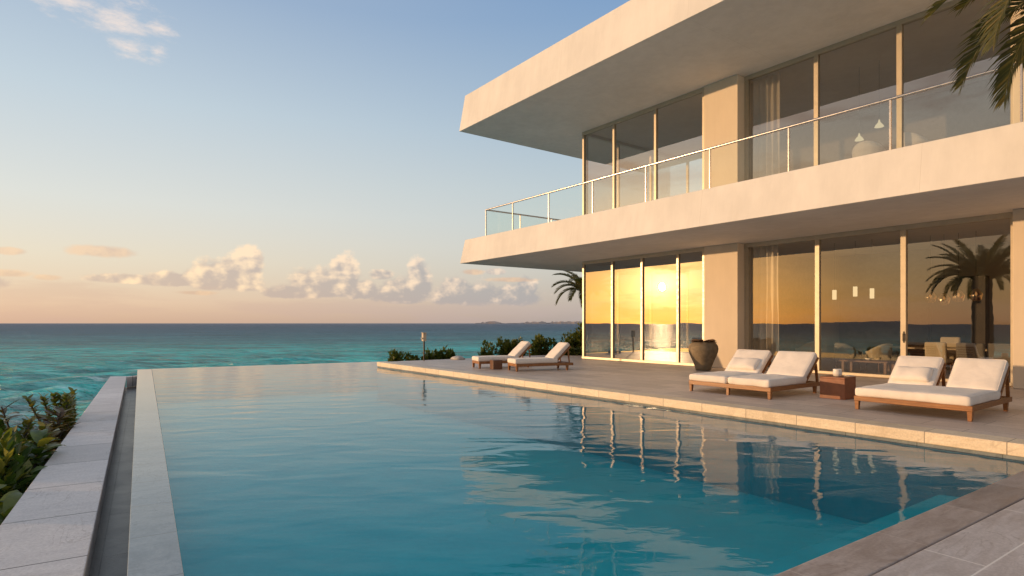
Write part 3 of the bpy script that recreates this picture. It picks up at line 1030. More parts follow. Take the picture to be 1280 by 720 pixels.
def build_villa():
    prnd = random.Random(21)
    taper_slab(-3.75, -3.75, UE, VB + 0.3, ZS, ZT, 0.16).build('balcony_slab', 'stucco', villa, bevel=0.015)
    taper_slab(-3.0, -4.25, UE, VB + 0.5, RS, RT, 0.18).build('roof', 'stucco', villa, bevel=0.015)
    u1, u2 = U(880, 0), U(922, 0)
    u3 = U(1273, 0.45)
    # pillars
    for (z0, z1) in ((0.0, ZS - 0.003), (ZT + 0.0, RS - 0.003)):
        MB().box(u1, u2, 0, 1.1, z0, z1).build('pillar', 'sunlit_pillar_plaster', villa, bevel=0.012)
        MB().box(u3, u3 + 1.25, 0, 1.1, z0, z1).build('pillar', 'sunlit_pillar_plaster', villa, bevel=0.012)
    # back and side walls, floors
    for (z0, z1) in ((0, ZS - 0.004), (ZT, RS - 0.004)):
        MB().box(1.2, UE, VB, VB + 0.25, z0, z1).build('back_wall', 'stucco_inside' if z0 == 0 else 'plaster_taupe', villa) if z0 else None
        if z0 == 0:
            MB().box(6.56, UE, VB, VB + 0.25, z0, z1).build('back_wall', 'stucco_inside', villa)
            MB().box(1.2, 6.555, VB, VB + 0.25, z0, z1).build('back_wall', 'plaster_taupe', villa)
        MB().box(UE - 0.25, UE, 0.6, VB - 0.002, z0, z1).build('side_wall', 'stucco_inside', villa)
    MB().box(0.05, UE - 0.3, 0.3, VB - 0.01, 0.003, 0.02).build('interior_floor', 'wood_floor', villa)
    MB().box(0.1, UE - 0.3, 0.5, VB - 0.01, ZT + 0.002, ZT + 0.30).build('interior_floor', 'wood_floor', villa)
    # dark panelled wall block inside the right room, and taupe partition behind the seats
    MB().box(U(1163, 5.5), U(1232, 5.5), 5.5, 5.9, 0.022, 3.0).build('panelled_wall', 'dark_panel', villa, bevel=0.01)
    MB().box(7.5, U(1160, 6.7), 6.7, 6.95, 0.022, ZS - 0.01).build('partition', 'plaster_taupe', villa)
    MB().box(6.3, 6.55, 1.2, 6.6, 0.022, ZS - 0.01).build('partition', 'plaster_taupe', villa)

    def window(name, ua, ub, v, z0, z1, mull, fw=0.09, fd=0.12, handle=None, end=False):
        """frame mesh + panes; along u at depth v, or (end=True) along v at u"""
        fr = MB()

        def B(a, b, c0, c1, d):
            if end:
                fr.box(v - d / 2, v + d / 2, a, b, c0, c1)
            else:
                fr.box(a, b, v - d / 2, v + d / 2, c0, c1)
        B(ua, ub, z0, z0 + 0.09, fd + 0.06)
        B(ua, ub, z1 - 0.13, z1, fd + 0.02)
        posts = [ua + fw / 2] + list(mull) + [ub - fw / 2]
        for p in posts:
            B(p - fw / 2, p + fw / 2, z0 + 0.09, z1 - 0.13, fd)
        o = fr.build(name, 'frame_metal', villa, bevel=0.004, seg=1)
        for a, b in zip(posts[:-1], posts[1:]):
            m = MB()
            x0, x1 = a + fw / 2 - 0.006, b - fw / 2 + 0.006
            if end:
                m.add([(v, x0, z0 + 0.085), (v, x1, z0 + 0.085), (v, x1, z1 - 0.125), (v, x0, z1 - 0.125)], [(0, 1, 2, 3)])
            else:
                jit = [v + prnd.uniform(-0.004, 0.004) for _ in range(3)]          # panes never hang dead true
                m.add([(x0, jit[0], z0 + 0.085), (x1, jit[1], z0 + 0.085), (x1, jit[1] + jit[2] - v, z1 - 0.125), (x0, jit[0] + jit[2] - v, z1 - 0.125)], [(0, 1, 2, 3)])
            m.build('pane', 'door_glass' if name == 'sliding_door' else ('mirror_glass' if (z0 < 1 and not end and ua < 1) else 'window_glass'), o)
        if handle is not None:
            hb = MB().box(handle - 0.018, handle + 0.018, v - fd / 2 - 0.012, v - fd / 2, 0.98, 1.28)
            hb.box(handle - 0.012, handle + 0.012, v - fd / 2 - 0.05, v - fd / 2 - 0.012, 1.19, 1.215)
            hb.box(handle - 0.012, handle + 0.012, v - fd / 2 - 0.05, v - fd / 2 - 0.012, 1.04, 1.065)
            hb.box(handle - 0.012, handle + 0.012, v - fd / 2 - 0.065, v - fd / 2 - 0.05, 1.03, 1.225)
            hb.build('handle', 'dark_metal', o)
        return o

    vl, vr = 0.10, 0.45
    zt_g, zt_u = ZS - 0.002, RS - 0.002
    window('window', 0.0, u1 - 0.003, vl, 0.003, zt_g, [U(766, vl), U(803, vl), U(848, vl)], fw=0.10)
    window('sliding_door', u2 + 0.003, u3 - 0.003, vr, 0.003, zt_g, [U(1022.5, vr), U(1130, vr)], fw=0.13, handle=U(1131, vr))
    window('window', u3 + 1.26, UE - 0.26, vr, 0.003, zt_g, [u3 + 4.5], fw=0.13)
    window('window', 0.0, u1 - 0.003, vl, ZT + 0.002, zt_u, [U(768, vl), U(820, vl)], fw=0.10)
    window('window', u2 + 0.003, u3 - 0.003, vr, ZT + 0.002, zt_u, [U(1021, vr), U(1125, vr)], fw=0.13)
    window('window', u3 + 1.26, UE - 0.26, vr, ZT + 0.002, zt_u, [u3 + 4.5], fw=0.13)
    # glazed far end of both storeys
    window('window', vl + 0.10, VB + 0.2, 0.05, 0.003, zt_g, [2.2, 4.4], end=True)
    window('window', vl + 0.10, VB + 0.2, 0.05, ZT + 0.002, zt_u, [2.2, 4.4], end=True)

    # balcony railing
    vR, uR, zr = -3.42, -2.2, ZT + 1.12
    hr = MB().tube([(UE, vR, zr), (uR, vR, zr), (uR, 3.0, zr)], 0.033, 18)
    rail = hr.build('balcony_railing', 'steel', villa, smooth='angle')
    pu = [U(px, vR) for px in (641, 686, 741, 807.5, 887.5, 986, 1113, 1277)]
    pu += [pu[-1] + 1.8 * k for k in range(1, 5)]
    pu = [uR] + pu
    for p in pu:
        MB().box(p - 0.016, p + 0.016, vR - 0.02, vR + 0.02, ZT - 0.02, zr - 0.01).build('post', 'steel', rail)
    for a, b in zip(pu[:-1], pu[1:]):
        MB().box(a + 0.03, b - 0.03, vR - 0.007, vR + 0.007, ZT + 0.03, zr - 0.05).build('glass_panel', 'rail_glass', rail)
    pv = [vR, -1.6, 0.2, 2.0]
    for p in pv[1:]:
        MB().box(uR - 0.02, uR + 0.02, p - 0.016, p + 0.016, ZT - 0.02, zr - 0.01).build('post', 'steel', rail)
    for a, b in zip(pv[:-1], pv[1:]):
        MB().box(uR - 0.007, uR + 0.007, a + 0.03, b - 0.03, ZT + 0.03, zr - 0.05).build('glass_panel', 'rail_glass', rail)


build_villa()


# ------------------------------------------------------------------ things inside
def curtain(px0, px1, v, z0, z1, label):
    a, b = U(px0, v), U(px1, v)
    n = 90
    vs, fs = [], []
    for j, z in enumerate(np.linspace(z0, z1, 12)):
        for i in range(n + 1):
            t = i / n
            k = 0.055 + 0.02 * math.sin(j * 0.6)
            ph = t * (b - a) * 2 * PI / 0.22
            vs.append((a + t * (b - a) + 0.02 * math.sin(ph * 0.5 + j * 0.2) * (1 - j / 11), v + k * math.sin(ph + 0.5 * math.sin(ph * 0.3)), z))
    for j in range(11):
        for i in range(n):
            fs.append((j * (n + 1) + i, j * (n + 1) + i + 1, (j + 1) * (n + 1) + i + 1, (j + 1) * (n + 1) + i))
    o = MB().add(vs, fs).build('curtain', 'curtain_linen', smooth=True, loc=O, rotz=ROT)
    so = o.modifiers.new('thickness', 'SOLIDIFY')
    so.thickness = 0.004
    tag(o, label, 'curtain', 'linen curtains')
    return o


curtain(938, 972, 0.75, 0.03, 4.05, 'pale linen curtain behind the ground floor glass right of the pillar')
curtain(938, 976, 0.75, ZT + 0.32, 9.5, 'pale linen curtain behind the upper floor glass above the balcony')


def dining_chair(name, px, v, face, label, mat, z=0.022, group='upholstered chairs inside', h=0.95, w=0.52):
    p = L(U(px, v), v, z)
    root = empty(name, p, ROT + face)
    tag(root, label, 'chair', group)
    MB().rbox(w / 2, 0.26, 0.06, 0.04, 8, 8, 3, 0.012, M=Matrix.Translation((0, 0, 0.42))).build('seat', mat, root, smooth=True)
    MB().rbox(w / 2, 0.05, (h - 0.36) / 2, 0.035, 8, 3, 8, M=Matrix.Translation((0, 0.25, 0.36 + (h - 0.36) / 2)) @ Matrix.Rotation(-0.10, 4, 'X')).build('backrest', mat, root, smooth=True)
    for sx in (-1, 1):
        for sy in (-1, 1):
            MB().tube([(sx * (w / 2 - 0.05), sy * 0.21, 0.37), (sx * (w / 2 - 0.04), sy * 0.23, 0)], [0.022, 0.015], 8).build('leg', 'teak_dark', root, smooth='angle')
    return root


def armchair(name, px, v, face, label, mat, z=0.022, group=None):
    p = L(U(px, v), v, z)
    root = empty(name, p, ROT + face)
    tag(root, label, 'armchair', group)
    MB().rbox(0.30, 0.30, 0.09, 0.06, 8, 8, 3, 0.02, M=Matrix.Translation((0, 0, 0.36))).build('seat', mat, root, smooth=True)
    # wrap-round shell
    vs, fs = [], []
    n, m_ = 20, 6
    for side in (0, 1):
        for j in range(m_ + 1):
            for i in range(n + 1):
                a = PI * (-0.12 + 1.24 * i / n)
                r = (0.36 if side == 0 else 0.31) + 0.05 * j / m_
                hh = 0.26 + (0.36 + 0.24 * math.sin(max(0, min(PI, a)))) * j / m_
                vs.append((r * math.cos(a), r * math.sin(a) * 0.9, hh))
    k = (n + 1) * (m_ + 1)
    for j in range(m_):
        for i in range(n):
            q = (j * (n + 1) + i, j * (n + 1) + i + 1, (j + 1) * (n + 1) + i + 1, (j + 1) * (n + 1) + i)
            fs.append(q)
            fs.append(tuple(x + k for x in q[::-1]))
    for i in range(n):
        t = m_ * (n + 1) + i
        fs.append((t, t + 1, t + 1 + k, t + k))
        fs.append((i + k, i + 1 + k, i + 1, i))
    for j in range(m_):
        a, b = j * (n + 1), (j + 1) * (n + 1)
        fs.append((a, b, b + k, a + k))
        a, b = a + n, b + n
        fs.append((a + k, b + k, b, a))
    MB().add(vs, fs).build('backrest', mat, root, smooth=True)
    for sx in (-1, 1):
        for sy in (-1, 1):
            MB().tube([(sx * 0.2, sy * 0.2, 0.29), (sx * 0.25, sy * 0.25, 0)], [0.02, 0.013], 8).build('leg', 'teak_dark', root, smooth='angle')
    return root


def table(name, u0, u1, v0, v1, h, label, top='tabletop', leg='teak_dark', z=0.022, t=0.05):
    cu, cv = (u0 + u1) / 2, (v0 + v1) / 2
    root = empty(name, L(cu, cv, z), ROT)
    tag(root, label, 'table')
    a, b = (u1 - u0) / 2, (v1 - v0) / 2
    MB().box(-a, a, -b, b, h - t, h).build('tabletop', top, root, bevel=0.006)
    for sx in (-1, 1):
        for sy in (-1, 1):
            MB().box(sx * (a - 0.08) - 0.035, sx * (a - 0.08) + 0.035, sy * (b - 0.08) - 0.035, sy * (b - 0.08) + 0.035, 0, h - t - 0.002).build('leg', leg, root)
    return root


table('dining_table', U(1112, 3.0), U(1262, 3.0), 2.7, 3.7, 0.76, 'long dining table behind the sliding glass on the right')
dining_chair('dining_chair', 1174, 2.25, PI, 'cream dining chair in front of the long table, left of the grey one', 'chair_fabric')
dining_chair('dining_chair', 1184, 4.1, 0, 'cream dining chair on the far side of the long table', 'chair_fabric', h=1.05)
dining_chair('dining_chair', 1217, 2.1, PI, 'dark grey dining chair in front of the long table, beside a cream one', 'chair_grey', w=0.62)
dining_chair('dining_chair', 1256, 2.2, PI, 'dark grey dining chair at the right end of the long table by the pillar', 'chair_grey', w=0.6)
armchair('armchair', 1060, 2.3, PI * 0.9, 'grey armchair behind the middle pane of the sliding door', 'chair_grey')
armchair('armchair', 1098, 2.6, -PI * 0.62, 'cream armchair beside the grey armchair behind the middle pane', 'chair_fabric')
armchair('armchair', 1007, 3.0, -PI * 0.55, 'cream armchair right of the ground floor curtain', 'chair_fabric')
table('coffee_table', U(1052, 1.35), U(1112, 1.35), 1.2, 1.9, 0.38, 'low dark coffee table behind the middle pane of the sliding door', top='teak_dark')
bw = MB().lathe([(0.03, 0), (0.10, 0.03), (0.13, 0.07), (0.125, 0.07), (0.09, 0.035), (0.0, 0.012)], 20, cap=False).build('bowl', 'white_ceramic', smooth=True, loc=L(U(1086, 1.5), 1.5, 0.402))
tag(bw, 'small white bowl on the low dark coffee table', 'bowl')
# left room
table('console_table', U(800, 3.2), U(850, 3.2), 2.6, 3.5, 0.75, 'dark table behind the left ground floor panes', top='teak_dark')
dining_chair('dining_chair', 781, 2.4, PI * 0.5, 'dark chair behind the second ground floor pane', 'chair_grey')
ot = MB().rbox(0.35, 0.35, 0.36, 0.05, 8, 8, 8, M=Matrix.Translation((0, 0, 0.37))).build('pouffe', 'chair_fabric', smooth=True, loc=L(U(752, 2.2), 2.2, 0.022), rotz=ROT)
tag(ot, 'pale boxy pouffe behind the leftmost ground floor pane', 'pouffe')
# upper floor
armchair('tub_chair', 1087, 1.0, PI, 'white shell chair behind the middle upper pane', 'cushion', ZT + 0.302).scale = (1.1, 1.1, 1.4)
armchair('tub_chair', 1146, 1.0, PI * 0.8, 'white shell chair behind the right upper pane', 'cushion', ZT + 0.302).scale = (1.1, 1.1, 1.4)


def pendant(kind, px, v, zc, ztop, label, group):
    p = L(U(px, v), v, 0)
    root = empty('pendant_lamp', (p.x, p.y, ztop), ROT)
    tag(root, label, 'pendant lamp', group)
    MB().tube([(0, 0, 0), (0, 0, zc + 0.16 - ztop)], 0.006, 6).build('cord', 'dark_metal', root)
    if kind == 'box':
        MB().box(-0.05, 0.05, -0.05, 0.05, zc - 0.15 - ztop, zc + 0.165 - ztop).build('lamp_shade', 'lamp_lit', root, bevel=0.01)
    elif kind == 'cone':
        MB().lathe([(0.13, zc - 0.06 - ztop), (0.10, zc - ztop), (0.035, zc + 0.08 - ztop), (0.014, zc + 0.165 - ztop)], 24).build('lamp_shade', 'lamp_lit', root, smooth='angle')
    else:
        MB().lathe([(0.02, zc + 0.17 - ztop), (0.09, zc + 0.12 - ztop), (0.16, zc - ztop), (0.13, zc - 0.14 - ztop), (0.10, zc - 0.19 - ztop)], 20).build('lamp_shade', 'amber_glass', root, smooth=True)
        MB().lathe([(0.0, -0.05 + zc - ztop), (0.035, zc - ztop), (0.015, 0.07 + zc - ztop), (0.0, 0.08 + zc - ztop)], 10, cap=False).build('bulb', 'lamp_lit', root, smooth=True)
    return root


for px, z_, w_ in ((1043, 2.42, 'leftmost of the three lit box pendants behind the middle pane'), (1069, 2.50, 'middle and tallest of the three lit box pendants behind the middle pane'), (1090, 2.42, 'rightmost of the three lit box pendants behind the middle pane')):
    pendant('box', px, 2.6, z_, ZS - 0.003, w_, 'lit box pendants')
for px, z_, w_ in ((1163, 2.30, 'leftmost amber glass pendant before the dark panelled wall'), (1180, 2.22, 'second amber glass pendant from the left before the dark wall'), (1198, 2.30, 'third amber glass pendant from the left before the dark wall'), (1220, 2.32, 'rightmost amber glass pendant over the dining table')):
    pendant('globe', px, 3.2, z_, ZS - 0.003, w_, 'amber glass pendants')
for px, z_, w_ in ((1074, 7.35, 'larger lit cone pendant behind the upper middle pane'), (1099, 7.62, 'smaller lit cone pendant to the right behind the upper middle pane')):
    pendant('cone', px, 2.6, z_, RS - 0.003, w_, 'lit cone pendants upstairs')


# ------------------------------------------------------------------ deck furniture
def lounger(name, W, Lg, loc, rot, label, pads, backs, group, pillow=None, cat='sun lounger', zf=0.0, foot_leg=0.20):
    """x across, y from foot (0) to head (Lg)"""
    root = empty(name, loc, rot)
    tag(root, label, cat, group)
    zr0, zr1 = 0.15, 0.235
    fr = MB()
    fr.box(0, W, 0, 0.07, zr0, zr1)
    fr.box(0, W, Lg - 0.07, Lg, zr0, zr1)
    fr.box(0, 0.06, 0.072, Lg - 0.072, zr0, zr1)
    fr.box(W - 0.06, W, 0.072, Lg - 0.072, zr0, zr1)
    for k in range(1, 8):
        y = k * Lg / 8
        fr.box(0.062, W - 0.062, y - 0.03, y + 0.03, zr1 - 0.03, zr1 - 0.006)
    fr.build('frame', 'teak', root, bevel=0.006)
    for sx in (0.005, W - 0.075):
        for sy in (0.005, Lg - 0.24):
            MB().add([(sx, sy, zr0 - 0.002), (sx + 0.07, sy, zr0 - 0.002), (sx + 0.07, sy + 0.075, zr0 - 0.002), (sx, sy + 0.075, zr0 - 0.002),
                      (sx + 0.008, sy + 0.008, 0), (sx + 0.062, sy + 0.008, 0), (sx + 0.062, sy + 0.062, 0), (sx + 0.008, sy + 0.062, 0)],
                     [(3, 2, 1, 0), (4, 5, 6, 7)][::1] + [(0, 1, 5, 4), (1, 2, 6, 5), (2, 3, 7, 6), (3, 0, 4, 7)]).build('leg', 'teak', root, bevel=0.004, seg=1)
    if pads > 1:
        MB().box(W / 2 - 0.03, W / 2 + 0.03, 0.012, 0.07, 0, zr0 - 0.002).build('leg', 'teak', root, bevel=0.004, seg=1)
    yb = Lg * 0.66                      # hinge of the backs
    w = W / pads
    for i in range(pads):
        MB().rbox(w / 2 - 0.012, (yb + 0.14 + 0.02) / 2, 0.075, 0.045, 14, 18, 4, 0.012, 0.012, seed=i * 3.1 + W, M=Matrix.Translation((w * i + w / 2, (yb + 0.14 - 0.03) / 2, zr1 + 0.072))).piping(w / 2 - 0.012, (yb + 0.14 + 0.02) / 2, 0.075, 0.045, Matrix.Translation((w * i + w / 2, (yb + 0.14 - 0.03) / 2, zr1 + 0.072))).build('mattress', 'cushion', root, smooth=True)
    wb = W / backs
    ang = R(43)
    gap = 0.03 if backs == 1 else 0.075
    for i in range(backs):
        x0 = wb * i + gap
        bwid = wb - 2 * gap
        if backs == 2:
            bwid = wb - gap - 0.02
            x0 = 0.01 if i == 0 else W - bwid - 0.01
        Lb = 0.72
        base = Matrix.Translation((x0 + bwid / 2, yb + 0.05, zr1 + 0.03)) @ Matrix.Rotation(ang, 4, 'X')
        # slatted back frame behind the cushion
        bf = MB()

        def loc_box(a0, a1, b0, b1, c0, c1):
            vs = [base @ Vector(p) for p in [(a0, b0, c0), (a1, b0, c0), (a1, b1, c0), (a0, b1, c0), (a0, b0, c1), (a1, b0, c1), (a1, b1, c1), (a0, b1, c1)]]
            bf.add(vs, [(0, 3, 2, 1), (4, 5, 6, 7), (0, 1, 5, 4), (1, 2, 6, 5), (2, 3, 7, 6), (3, 0, 4, 7)])
        hw = bwid / 2
        loc_box(-hw, -hw + 0.05, 0.0, Lb + 0.02, -0.04, 0.0)
        loc_box(hw - 0.05, hw, 0.0, Lb + 0.02, -0.04, 0.0)
        for k in range(7):
            y = 0.03 + k * (Lb - 0.04) / 6
            loc_box(-hw + 0.052, hw - 0.052, y - 0.035, y + 0.035, -0.03, -0.008)
        bo = bf.build('backrest', 'teak', root, bevel=0.003, seg=1)
        MB().rbox(hw - 0.005, Lb / 2 + 0.02, 0.07, 0.045, 12, 12, 4, 0.015, 0.012, seed=i * 5.3 + W, M=base @ Matrix.Translation((0, Lb / 2 + 0.02, 0.076))).piping(hw - 0.005, Lb / 2 + 0.02, 0.07, 0.045, base @ Matrix.Translation((0, Lb / 2 + 0.02, 0.076))).build('back_cushion', 'cushion', bo, smooth=True)
        # raking struts down to the frame
        for sx in (-hw + 0.02, hw - 0.02):
            a = base @ Vector((sx, Lb * 0.8, -0.045))
            b = Vector((a.x, Lg - 0.12, zr1 + 0.0))
            MB().bar(a, b, 0.03, 0.05).build('strut', 'teak', bo)
        if pillow and i in pillow:
            pm = base @ Matrix.Translation((0, 0.25, 0.175)) @ Matrix.Rotation(R(-6), 4, 'X')
            MB().rbox(hw * 0.80, 0.17, 0.045, 0.04, 14, 8, 4, 0.03, 0.02, seed=2.2 + W, M=pm).build('pillow', 'cushion', bo, smooth=True)
    return root


GRP = 'white cushioned loungers on the deck'
lounger('double_lounger', 1.92, 2.02, L(10.26, -6.42), ROT, 'wide teak double lounger with two white mattresses, beside the brown box table on its left', 2, 2, GRP, pillow=(0,))
lounger('double_lounger', 1.70, 2.02, L(13.72, -6.42), ROT, 'wide teak double lounger with one white mattress and bolster, nearest the right edge', 1, 2, GRP, pillow=(0,))
FA = math.atan2(0.37, 0.93) - PI / 2
lounger('sun_lounger', 0.74, 1.98, (-0.14, 18.98, 0), FA, 'single teak lounger in front, nearer of the two far white loungers', 1, 1, GRP)
lounger('sun_lounger', 0.74, 1.98, (-1.36, 20.2, 0), FA, 'single teak lounger behind, farther of the two far white loungers', 1, 1, GRP)

st = MB().box(-0.16, 0.16, -0.16, 0.16, 0.0, 0.30)
o = st.build('wood_block_table', 'teak_dark', loc=(-0.52, 19.35, 0), rotz=FA, bevel=0.01)
tag(o, 'small dark wooden block table between the two far loungers', 'side table')

# brown box table, open towards the sea side panels butted
bt = empty('box_table', L(12.82, -5.05), ROT)
tag(bt, 'low reddish brown box side table between the two double loungers', 'side table')
MB().box(-0.24, 0.24, -0.24, 0.24, 0.40, 0.43).build('tabletop', 'corten', bt, bevel=0.004)
MB().box(-0.24, 0.24, -0.24, -0.21, 0.0, 0.398).build('front_panel', 'corten', bt, bevel=0.003)
MB().box(-0.24, 0.24, 0.21, 0.24, 0.0, 0.398).build('back_panel', 'corten', bt, bevel=0.003)
MB().box(0.21, 0.24, -0.208, 0.208, 0.0, 0.398).build('side_panel', 'corten', bt, bevel=0.003)
MB().box(-0.24, -0.21, -0.208, 0.208, 0.0, 0.398).build('side_panel', 'corten', bt, bevel=0.003)
pot = MB().lathe([(0.055, 0), (0.075, 0.01), (0.088, 0.07), (0.078, 0.12), (0.085, 0.145), (0.072, 0.145), (0.066, 0.12), (0.07, 0.06), (0.0, 0.03)], 24, cap=False)
po = pot.build('jar', 'white_ceramic', smooth=True, loc=L(12.80, -5.02, 0.432))
tag(po, 'small white ceramic jar on the brown box table', 'jar')
dish = MB().lathe([(0.04, 0), (0.09, 0.008), (0.11, 0.022), (0.105, 0.022), (0.0, 0.010)], 24, cap=False).build('saucer', 'white_ceramic', smooth=True, loc=L(12.98, -4.92, 0.432))
tag(dish, 'flat white saucer beside the jar on the brown table', 'saucer')


def build_urn():
    p = L(6.95, -1.25)
    root = empty('urn', p, 0)
    tag(root, 'large dark clay urn with dried leaves standing before the white pillar', 'urn')
    prof = [(0.21, 0.0), (0.235, 0.012), (0.255, 0.10), (0.32, 0.28), (0.40, 0.46), (0.45, 0.60), (0.462, 0.70), (0.44, 0.79), (0.385, 0.865), (0.315, 0.905), (0.30, 0.90), (0.29, 0.86)]
    mb = MB().lathe(prof, 56)
    # turned ridges stay in the surface
    mb.v = [(x * (1 + 0.006 * math.sin(z * 60)), y * (1 + 0.006 * math.sin(z * 60)), z) for x, y, z in mb.v]
    mb.build('body', 'urn_clay', root, smooth=True)
    rnd = random.Random(4)
    mb = MB()
    for k in range(44):
        a = rnd.random() * 2 * PI
        leaf(mb, (0.12 * math.cos(a), 0.12 * math.sin(a), 0.89), Vector((math.cos(a), math.sin(a), 0.25 + 0.5 * rnd.random())), 0.20 + 0.12 * rnd.random(), 0.12, 0.9, rnd)
    mb.build('dried_leaves', 'dry_leaf', root, smooth=True)


def leaf(mb, base, d, length, width, curl, rnd, nseg=4, fold=0.25, roll=None, point=1.0):
    """one leaf blade: arched midrib, two half blades folded along it"""
    d = Vector(d).normalized()
    up = Vector((0, 0, 1))
    s = d.cross(up)
    if s.length < 1e-3:
        s = Vector((1, 0, 0))
    s.normalize()
    if roll is None:
        roll = rnd.uniform(-0.6, 0.6)
    q = Matrix.Rotation(roll, 3, d)
    s = q @ s
    n = s.cross(d).normalized()
    p = Vector(base)
    vs, fs = [], []
    dirv = d.copy()
    stepl = length / nseg
    for i in range(nseg + 1):
        t = i / nseg
        w = width * 0.5 * (math.sin(PI * min(1, (t * 0.92 + 0.06)) ** point) ** 0.75)
        if i == nseg:
            w = width * 0.02
        nn = s.cross(dirv).normalized()
        vs += [p - s * w + nn * (fold * w), p, p + s * w + nn * (fold * w)]
        dirv = (dirv - Vector((0, 0, 1)) * (curl / nseg) * (0.4 + t)).normalized()
        p = p + dirv * stepl
    for i in range(nseg):
        b = i * 3
        fs += [(b, b + 1, b + 4, b + 3), (b + 1, b + 2, b + 5, b + 4)]
    mb.add(vs, fs)


build_urn()

# post with boxed head at the far end of the deck
pp = L(-2.75, -6.05)
root = empty('post_lamp', pp, ROT)
tag(root, 'thin dark post with a boxy pale head at the far deck corner', 'post lamp')
MB().tube([(0, 0, 0), (0, 0, 0.82)], 0.032, 10).build('post', 'dark_metal', root, smooth='angle')
MB().box(-0.07, 0.07, -0.07, 0.07, 0.78, 1.10).box(-0.09, 0.09, -0.09, 0.09, 1.102, 1.125).box(-0.03, 0.03, -0.13, -0.072, 0.86, 0.92).build('lamp_head', 'post_head', root, bevel=0.006)

rk = MB().lathe([(0.0, 0.0), (0.30, 0.0), (0.36, 0.10), (0.26, 0.22), (0.0, 0.26)], 18, cap=False)
rk.v = [(x * 1.6 * (1 + 0.25 * mnoise.noise(Vector((x * 3, y * 3, z * 4)))), y * (1 + 0.25 * mnoise.noise(Vector((x * 3, y * 3 + 4, z * 4)))), z * (1 + 0.4 * mnoise.noise(Vector((x * 3, y * 3, 7))))) for x, y, z in rk.v]
rp = L(-2.6, -4.55, 0)
o = rk.build('boulder', 'rock', smooth=True, loc=(rp.x, rp.y, -0.02), rotz=ROT)
o.scale = (0.7, 0.7, 0.62)
tag(o, 'low pale boulder at the far deck edge, left of the far loungers', 'boulder')


# ------------------------------------------------------------------ planting
def bush(name, loc, rx, ry, h, label, mat='leaf_shrub', leaves=1600, lsize=0.10, lwid=0.05, seed=1, group='shrubs behind the deck', lobes=14, cat='shrub', trim=False):
    rnd = random.Random(seed)
    root = empty(name, loc)
    tag(root, label, cat, group)
    # a loose set of clumps, leaves spread through each clump
    cl = []
    for k in range(lobes):
        a = rnd.random() * 2 * PI
        rr = math.sqrt(rnd.random()) * 0.62
        zz = rnd.uniform(0.25, 0.72) if k else 0.72
        cl.append((math.cos(a) * rr * rx, math.sin(a) * rr * ry, zz * h, rnd.uniform(0.32, 0.46)))
    fol = MB()
    for k in range(leaves):
        c = rnd.choice(cl)
        d = Vector((rnd.gauss(0, 1), rnd.gauss(0, 1), rnd.gauss(0, 1))).normalized()
        rad = c[3] * (0.45 + 0.6 * rnd.random() ** 0.5)
        p = Vector((c[0] + d.x * rad * rx, c[1] + d.y * rad * ry, c[2] + d.z * rad * h * 0.75))
        if trim:
            p = Vector((rnd.uniform(-rx, rx), rnd.uniform(-ry, ry), rnd.uniform(0.05, h)))
        if p.z < 0.02:
            continue
        dd = (d + Vector((0, 0, 0.5)) + Vector((rnd.gauss(0, 0.4), rnd.gauss(0, 0.4), rnd.gauss(0, 0.3))))
        leaf(fol, p, dd, lsize * rnd.uniform(0.7, 1.3), lwid * rnd.uniform(0.8, 1.2), 0.5, rnd, nseg=2)
    fol.build('foliage', mat, root, smooth=True)
    br = MB()
    for c in cl[:7]:
        br.tube([(0, 0, -0.1), (c[0] * 0.4, c[1] * 0.4, c[2] * 0.5), (c[0], c[1], c[2])], [0.03, 0.02, 0.008], 6)
    br.build('stem', 'branch', root, smooth=True)
    return root


def gz(p):
    w0 = Vector((-4.69, 5.43)); wn = Vector((-0.846, -0.53)); f0 = Vector((-6.0, 26.2)); fn = Vector((-0.596, 0.803))
    q = Vector((p[0], p[1]))
    d = max((q - w0).dot(wn), (q - f0).dot(fn))
    return max(-6.0, -1.55 - 0.5 * max(0, d)) - 0.05


def far_bush(px0, px1, ytop, yy, label, seed, mat='leaf_shrub', trim=False, ry=None, leaves=2600, cat='shrub'):
    """a shrub rooted on the bank at depth yy, filling px0..px1 and reaching up to ytop in the reference"""
    x0, x1 = (px0 - 640) / F * yy, (px1 - 640) / F * yy
    top = H + (404 - ytop) / F * yy
    c = ((x0 + x1) / 2, yy)
    z = gz(c)
    rx = (x1 - x0) / 2
    return bush('hedge' if trim else 'shrub', (c[0], c[1], z), rx * 1.15, ry or max(0.5, rx), (top - z) * 1.04, label, mat, leaves, 0.17, 0.10, seed, trim=trim, cat=cat)


far_bush(486, 506, 444, 27.2, 'tiny low shrub at the far deck corner, left of the post lamp', 11)
far_bush(507, 524, 446, 27.0, 'flat dark shrub right at the foot of the post lamp', 12)
far_bush(522, 545, 442, 27.6, 'low shrub just right of the post lamp', 13)
far_bush(538, 562, 439, 28.0, 'taller low shrub second right of the post lamp', 14)
far_bush(558, 569, 442, 28.2, 'small upright shrub beside the pale boulder', 15)
far_bush(599, 622, 431, 28.5, 'round shrub behind the foot end of the far loungers', 16)
far_bush(622, 640, 428, 28.7, 'narrow upright shrub behind the far loungers, beside the round one', 17)
far_bush(634, 660, 426, 29.2, 'yellowish shrub behind the raised back of the far lounger', 18, 'leaf_yellow')
far_bush(662, 702, 423, 30.0, 'broad shrub between the far lounger backs and the big dark shrub', 19, leaves=3600)
far_bush(694, 742, 409, 29.0, 'big dark shrub at the far corner of the villa', 20, leaves=6000)
far_bush(694, 740, 437, 27.9, 'low clipped hedge below the big dark shrub at the villa corner', 21, trim=True, ry=0.3, leaves=2600, cat='hedge')


